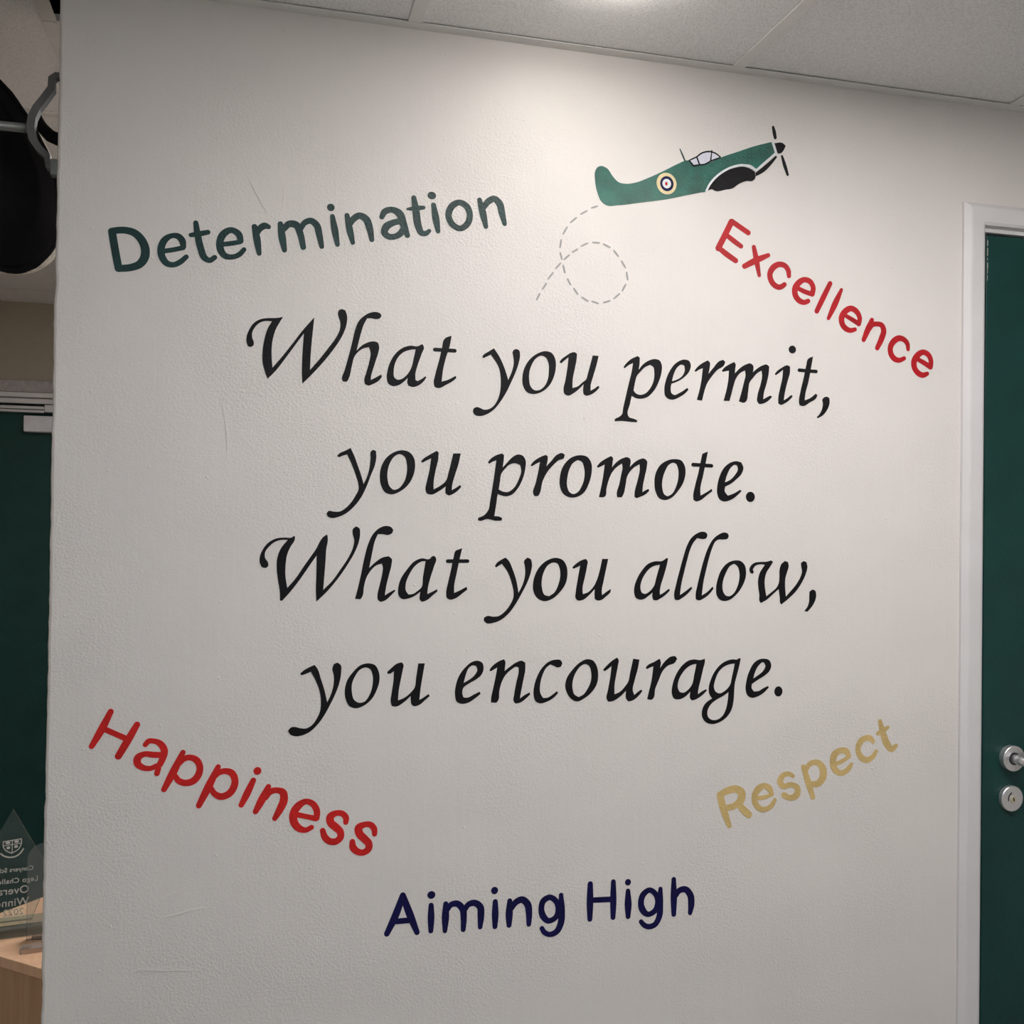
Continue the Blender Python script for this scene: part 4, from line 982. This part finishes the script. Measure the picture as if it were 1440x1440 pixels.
# ------------------------------------------------------------------ far green door with closer
def door_far():
    d = structure(empty('door_2', (B0, Y1, 0)), 'dark green door at the end of the passage')
    def P(name, x0, x1, y0, y1, z0, z1, mat, bevel=0.0):
        return box(name, x0 - B0, x1 - B0, y0, y1, z0, z1, mat, d, bevel)
    P('architrave', B0 - 0.045, B1 + 0.045, -0.016, 0, 2.046, 2.094, MAT['frame_grey'], 0.004)
    P('architrave', B1 - 0.002, B1 + 0.045, -0.016, 0, 0, 2.046, MAT['frame_grey'], 0.004)
    P('architrave', B0 - 0.045, B0 + 0.002, -0.016, 0, 0, 2.046, MAT['frame_grey'], 0.004)
    P('door_lining', B0, B1, -0.024, 0.1, 2.026, 2.045, MAT['gloss_white'], 0.003)
    P('door_lining', B0, B1, -0.014, 0.1, 2.003, 2.023, MAT['gloss_white'], 0.003)
    P('door_lining', B1 - 0.03, B1, -0.012, 0.1, 0, 2.003, MAT['gloss_white'], 0.003)
    P('door_lining', B0, B0 + 0.03, -0.012, 0.1, 0, 2.003, MAT['gloss_white'], 0.003)
    P('door_leaf', B0 + 0.033, B1 - 0.033, 0.0, 0.044, 0.006, 1.997, MAT['door_green'], 0.002)
    cl = P('closer_track', B0 + 0.05, -0.462, -0.020, 0.0, 1.980, 1.993, MAT['aluminium'], 0.002)
    P('closer_arm', B0 + 0.05, -0.468, -0.034, -0.022, 1.966, 1.977, MAT['aluminium'], 0.002)
    P('closer_bracket', -0.466, -0.430, -0.036, 0.0, 1.969, 1.9985, MAT['aluminium'], 0.002)
    P('closer_body', -0.538, -0.30, -0.045, 0.0, 1.891, 1.953, MAT['closer_white'], 0.003)
door_far()

# ------------------------------------------------------------------ rail, its bracket and the black dish
def bracket(x, sgn, label):
    pts = [(0.0, 2.268), (-0.011, 2.268), (-0.0175, 2.262), (-0.0175, 2.246), (-0.028, 2.229), (-0.039, 2.212), (-0.0455, 2.196),
           (-0.0475, 2.178), (-0.044, 2.162), (-0.034, 2.147), (-0.022, 2.136), (-0.020, 2.120), (0.0, 2.118)]
    root = tag(empty('rail_bracket', (x, 0.05, 2.118)), label, 'bracket', 'brackets of the ceiling-height rail')
    th = [0.004, 0.004, 0.005, 0.0055, 0.0055, 0.0058, 0.006, 0.006, 0.006, 0.0055, 0.005, 0.005, 0.005]
    bm = bmesh.new()
    rings = []
    for i, (px, pz) in enumerate(pts):
        a = pts[max(i - 1, 0)]; b = pts[min(i + 1, len(pts) - 1)]
        t = Vector((b[0] - a[0], b[1] - a[1])).normalized()
        n = Vector((-t.y, t.x))
        ring = []
        for s, y in ((1, -0.009), (1, 0.009), (-1, 0.009), (-1, -0.009)):
            ring.append(bm.verts.new((sgn * (px + s * n.x * th[i]), y, pz + s * n.y * th[i] - 2.118)))
        rings.append(ring)
    for a, b in zip(rings, rings[1:]):
        for k in range(4):
            bm.faces.new((a[k], a[(k + 1) % 4], b[(k + 1) % 4], b[k]))
    bm.faces.new(rings[0]); bm.faces.new(rings[-1][::-1])
    o = from_bm('bracket_arm', bm, MAT['bracket'], root)
    box('fixing_lug', min(0, sgn * -0.017), max(0, sgn * -0.017), -0.010, 0.010, -0.012, 0.014, MAT['rail'], root, 0.002)
bracket(0.0, 1, 'grey curved metal bracket fixed to the free end of the lettered wall')
bracket(X0, -1, 'grey curved metal bracket fixed to the plain side wall')
rl = tube('metal_rail', [(X0 + 0.043, 0.05, 2.178), (-0.5, 0.05, 2.178), (-0.0435, 0.05, 2.1795)], 0.0072, MAT['rail'])
tag(rl, 'thin grey metal tube rail running into the curved bracket', 'rail')

def dish():
    cx_, cz_, yy = -0.1843, 2.1732, 0.15
    a, b, th = 0.1294, 0.2350, 3.7622
    root = tag(empty('black_dish', (cx_, yy, cz_ - 0.205)), 'large black dished disc with a chipped pale rim hanging behind the rail', 'disc')
    def P(r, ang, dy):
        u, v = a * r * math.cos(ang), b * r * math.sin(ang)
        return (u * math.cos(th) - v * math.sin(th), dy, u * math.sin(th) + v * math.cos(th) + 0.205)
    seg = 96
    def rings(name, prof, mat, jitter=None):
        bm = bmesh.new()
        R_ = []
        for r, dy in prof:
            if r == 0:
                R_.append([bm.verts.new(P(0, 0, dy))])
            else:
                R_.append([bm.verts.new(P(r + (jitter(k) if jitter else 0), 2 * math.pi * k / seg, dy)) for k in range(seg)])
        for p, q in zip(R_, R_[1:]):
            for k in range(seg):
                j = (k + 1) % seg
                if len(p) == 1:
                    bm.faces.new((p[0], q[k], q[j]))
                elif len(q) == 1:
                    bm.faces.new((p[k], p[j], q[0]))
                else:
                    bm.faces.new((p[k], p[j], q[j], q[k]))
        return from_bm(name, bm, mat, root, smooth=True)
    rings('shell', [(0, -0.050), (0.35, -0.046), (0.6, -0.036), (0.76, -0.024), (0.79, -0.0255), (0.82, -0.019), (0.93, -0.007), (0.972, 0.0), (0.975, 0.012), (0.9, 0.02), (0, 0.02)], MAT['black_shell'])
    rng = random.Random(11)
    jit = [0.0]
    for k in range(1, seg):
        jit.append(max(-0.02, min(0.012, jit[-1] + rng.uniform(-0.008, 0.008))))
    rings('rim', [(0.985, -0.0005), (1.0, 0.001), (1.006, 0.008), (1.0, 0.016), (0.96, 0.019)], MAT['chip'], None)
    rings('rim_cover', [(0.955, -0.004), (0.985, -0.0022), (0.9985, -0.0008), (0.999, 0.0002)], MAT['black_shell'], lambda k: jit[k] * 0.9)
    s = tube('strap', [(-0.055 - cx_, -0.03, 2.235 - cz_ + 0.205), (-0.047 - cx_, -0.04, 2.214 - cz_ + 0.205), (-0.040 - cx_, -0.046, 2.201 - cz_ + 0.205),
                       (-0.028 - cx_, -0.048, 2.189 - cz_ + 0.205), (-0.012 - cx_, -0.048, 2.183 - cz_ + 0.205), (0.0 - cx_, -0.048, 2.181 - cz_ + 0.205)],
             [0.006, 0.008, 0.0095, 0.0105, 0.0105, 0.0105], MAT['black_shell'], root)
dish()

# ------------------------------------------------------------------ wooden cabinet with the awards
TZ = 0.72
CA = math.radians(-41.0)
cab = tag(empty('wooden_cabinet', (-0.280, 0.537, 0.0), CA), 'beech cabinet standing askew behind the free end of the lettered wall', 'cabinet')
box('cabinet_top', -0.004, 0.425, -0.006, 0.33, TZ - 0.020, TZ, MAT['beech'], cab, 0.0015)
box('cabinet_body', 0.003, 0.418, 0.003, 0.326, 0.0, TZ - 0.020, MAT['beech_shaded'], cab, 0.001)

def trophy():
    root = tag(empty('pointed_trophy', (-0.150, 0.54, TZ), math.radians(8)), 'pointed clear glass award engraved with a crest and mirrored lettering', 'trophy')
    t = 0.005
    kite = [(0.0, 0.245), (0.072, 0.110), (0.0385, 0.0175), (-0.0385, 0.0175), (-0.072, 0.110)]
    prism('blade', kite, -t, t, MAT['glass'], root, 0.0015)
    box('base', -0.062, 0.072, -0.046, 0.026, 0.0, 0.019, MAT['glass_base'], root, 0.003)
    y = -t - 0.0002
    def etch(name, shapes):
        me = paint_mesh(name, shapes, 0.0003, back=0.0)
        o = link(name, me, MAT['etch'], root)
        o.location = (0, -t, 0)
    # crest: shield, quarter lines, charges and a scroll
    Z = 1840 - 720 + 700
    def sh(pts): return [(x, z + 1450) for x, z in pts]
    def st(pts, r): return ('S', [(x, z + 1450, r) for x, z in pts])
    etch('crest', [st([(-165, 365), (0, 378), (165, 392)], 9), st([(-165, 365), (-160, 260), (-120, 190), (-10, 120)], 9), st([(165, 392), (160, 270), (110, 185), (-10, 120)], 9),
                   st([(-150, 285), (150, 300)], 7), st([(0, 378), (0, 130)], 7),
                   ('E', (-80, 1450 + 335, 45, 26)), ('E', (80, 1450 + 345, 45, 26)), ('E', (-70, 1450 + 235, 36, 30)), ('E', (70, 1450 + 245, 36, 30)),
                   st([(-205, 130), (-150, 80), (-40, 40), (70, 50), (150, 105), (205, 185)], 14)])
    def text(body, x_right, z, size, space):
        cu = bpy.data.curves.new('engraving', 'FONT')
        cu.body = body
        cu.size = size
        cu.extrude = 0.0001
        cu.offset = 0.0002
        cu.space_character = space
        cu.align_x = 'LEFT'
        tmp = bpy.data.objects.new('engraving', cu)
        COL.objects.link(tmp)
        dg = bpy.context.evaluated_depsgraph_get()
        me = bpy.data.meshes.new_from_object(tmp.evaluated_get(dg))
        bpy.data.objects.remove(tmp, do_unlink=True)
        # letters face the far side, so from here they read mirrored
        me.transform(Matrix(((-1, 0, 0, 0), (0, 0, -1, 0), (0, 1, 0, 0), (0, 0, 0, 1))))
        o = link('engraving', me, MAT['etch'], root)
        o.location = (x_right, y - 0.0002, z)
    text('Conyers School', 0.040, 0.1195, 0.0122, 1.05)
    text('Lego Challenge', 0.0490, 0.0965, 0.0140, 1.1)
    text('Overall', 0.0325, 0.0745, 0.0215, 1.05)
    text('Winner', 0.0325, 0.0505, 0.0215, 1.05)
    text('2022', 0.0235, 0.0315, 0.0185, 1.05)
trophy()

def plaque():
    root = tag(empty('rounded_plaque', (-0.110, 0.482, TZ), math.radians(4)), 'plain clear plaque with a rounded top corner in front of the pointed award', 'trophy')
    pts = [(0, 0.0), (0, 0.160)]
    for k in range(1, 9):
        an = math.pi - k * math.pi / 16
        pts.append((0.028 + 0.028 * math.cos(an), 0.160 + 0.028 * math.sin(an)))
    for k in range(0, 9):
        an = math.pi / 2 - k * math.pi / 16
        pts.append((0.062 + 0.028 * math.cos(an), 0.160 + 0.028 * math.sin(an)))
    pts.append((0.090, 0.0))
    prism('slab', pts, -0.003, 0.003, MAT['acrylic'], root, 0.0008)
    box('foot', 0.010, 0.080, -0.008, 0.012, 0.0, 0.006, MAT['acrylic'], root, 0.001)
plaque()
def block():
    root = tag(empty('clear_block', (-0.107, 0.405, TZ), math.radians(12)), 'small clear acrylic block lying near the cabinet edge', 'acrylic block')
    box('block_body', 0.0, 0.060, 0.0, 0.030, 0.0, 0.010, MAT['acrylic'], root, 0.002)
    box('block_lip', 0.004, 0.056, 0.004, 0.010, 0.010, 0.016, MAT['acrylic'], root, 0.001)
block()

# ------------------------------------------------------------------ lettering and the painted aeroplane
WORD_INFO = [
    ('Determination', 'paint_dark_green', 'dark green painted word Determination left of the dashed trail'),
    ('Excellence', 'paint_red', 'red painted word Excellence slanting down towards the white door frame'),
    ('Happiness', 'paint_orange_red', 'red painted word Happiness slanting down near the free end of the wall'),
    ('Respect', 'paint_gold', 'gold painted word Respect slanting upwards'),
    ('Aiming High', 'paint_navy', 'navy blue painted words Aiming High'),
    ('What you permit,', 'paint_black', 'black italic painted line reading What you permit'),
    ('you promote.', 'paint_black', 'black italic painted line reading you promote'),
    ('What you allow,', 'paint_black', 'black italic painted line reading What you allow'),
    ('you encourage.', 'paint_black', 'black italic painted line reading you encourage'),
]
for word, mat, label in WORD_INFO:
    ox, oz = shapes_origin([s for _, sh in WORDS[word] for s in sh])
    root = tag(empty('painted_lettering', (ox, 0, oz)), label, 'lettering')
    for ch, shapes in WORDS[word]:
        nm = 'letter' if len(ch) == 1 else ch
        lx, lz = shapes_origin(shapes)
        me = paint_mesh(nm, shapes, 0.0006, origin=(lx, lz))
        o = link(nm, me, PAINT[mat], root)
        o.location = (lx - ox, 0, lz - oz)
ox, oz = shapes_origin(PLANE[0][3])
plane = tag(empty('painted_aeroplane', (ox, 0, oz)), 'painted green propeller aeroplane with a roundel climbing beside the ceiling', 'mural')
roundel = None
for nm, mat, lev, shapes in PLANE:
    lx, lz = shapes_origin(shapes)
    me = paint_mesh(nm, shapes, 0.0004 + 0.0003 * lev, origin=(lx, lz))
    par, px, pz = plane, ox, oz
    if nm.startswith('roundel_'):
        par, px, pz = roundel[0], roundel[1], roundel[2]
    o = link(nm, me, PAINT[mat], par)
    o.location = (lx - px, 0, lz - pz)
    if nm == 'roundel':
        roundel = (o, lx, lz)
ox, oz = shapes_origin([s for sh in DASHES for s in sh])
trail = tag(empty('painted_trail', (ox, 0, oz)), 'grey dashed looping trail painted behind the aeroplane', 'mural')
for shapes in DASHES:
    lx, lz = shapes_origin(shapes)
    me = paint_mesh('dash', shapes, 0.0006, origin=(lx, lz))
    o = link('dash', me, PAINT['paint_grey'], trail)
    o.location = (lx - ox, 0, lz - oz)

# ------------------------------------------------------------------ drips, grit and scratches in the wall's paint
SCRATCHES = [[('S',[(1305,8349,4),(1410,8389,14),(1538,8382,13),(1862,8340,8),(2352,8304,3)])],[('S',[(1815,9192,3),(2063,9240,8),(2445,9311,3)])],[('S',[(3489,21188,5),(3481,20939,8),(3462,20677,3)])],[('S',[(2919,21155,3),(3059,20899,8),(3223,20620,3)])],[('S',[(6766,14415,6),(6866,14501,20),(6966,14526,15)])],[('S',[(6915,14587,6),(7028,14624,20),(7141,14698,9)])],[('S',[(1766,9513,3),(1949,9566,6),(2133,9643,3)])],[('S',[(64,22265,4),(136,22251,13),(180,22144,7)])],[('S',[(2529,17595,3),(2627,17077,7),(2657,16614,3)])]]
for shapes in SCRATCHES:
    me = paint_mesh('plaster_ridge', shapes, 0.0009)
    link('plaster_ridge', me, MAT['wall'], wall_front)
def grit():
    rng = random.Random(21)
    bm = bmesh.new()
    spots = 0
    while spots < 150:
        x, z = rng.uniform(0.01, 1.25), rng.uniform(0.55, 2.3)
        if rng.random() > (1.0 - x / 1.5) * (1.35 - z / 2.3):
            continue
        r = rng.uniform(0.0007, 0.0016) * (1.5 if rng.random() < 0.12 else 1.0)
        m = Matrix.Translation((x, 0.0002, z)) @ Matrix.Diagonal((r, r * rng.uniform(0.5, 0.9), r * rng.uniform(0.9, 1.6), 1))
        bmesh.ops.create_icosphere(bm, subdivisions=1, radius=1.0, matrix=m)
        spots += 1
    o = from_bm('paint_grit', bm, MAT['wall'], wall_front, smooth=True)
    o['kind'] = 'stuff'
grit()
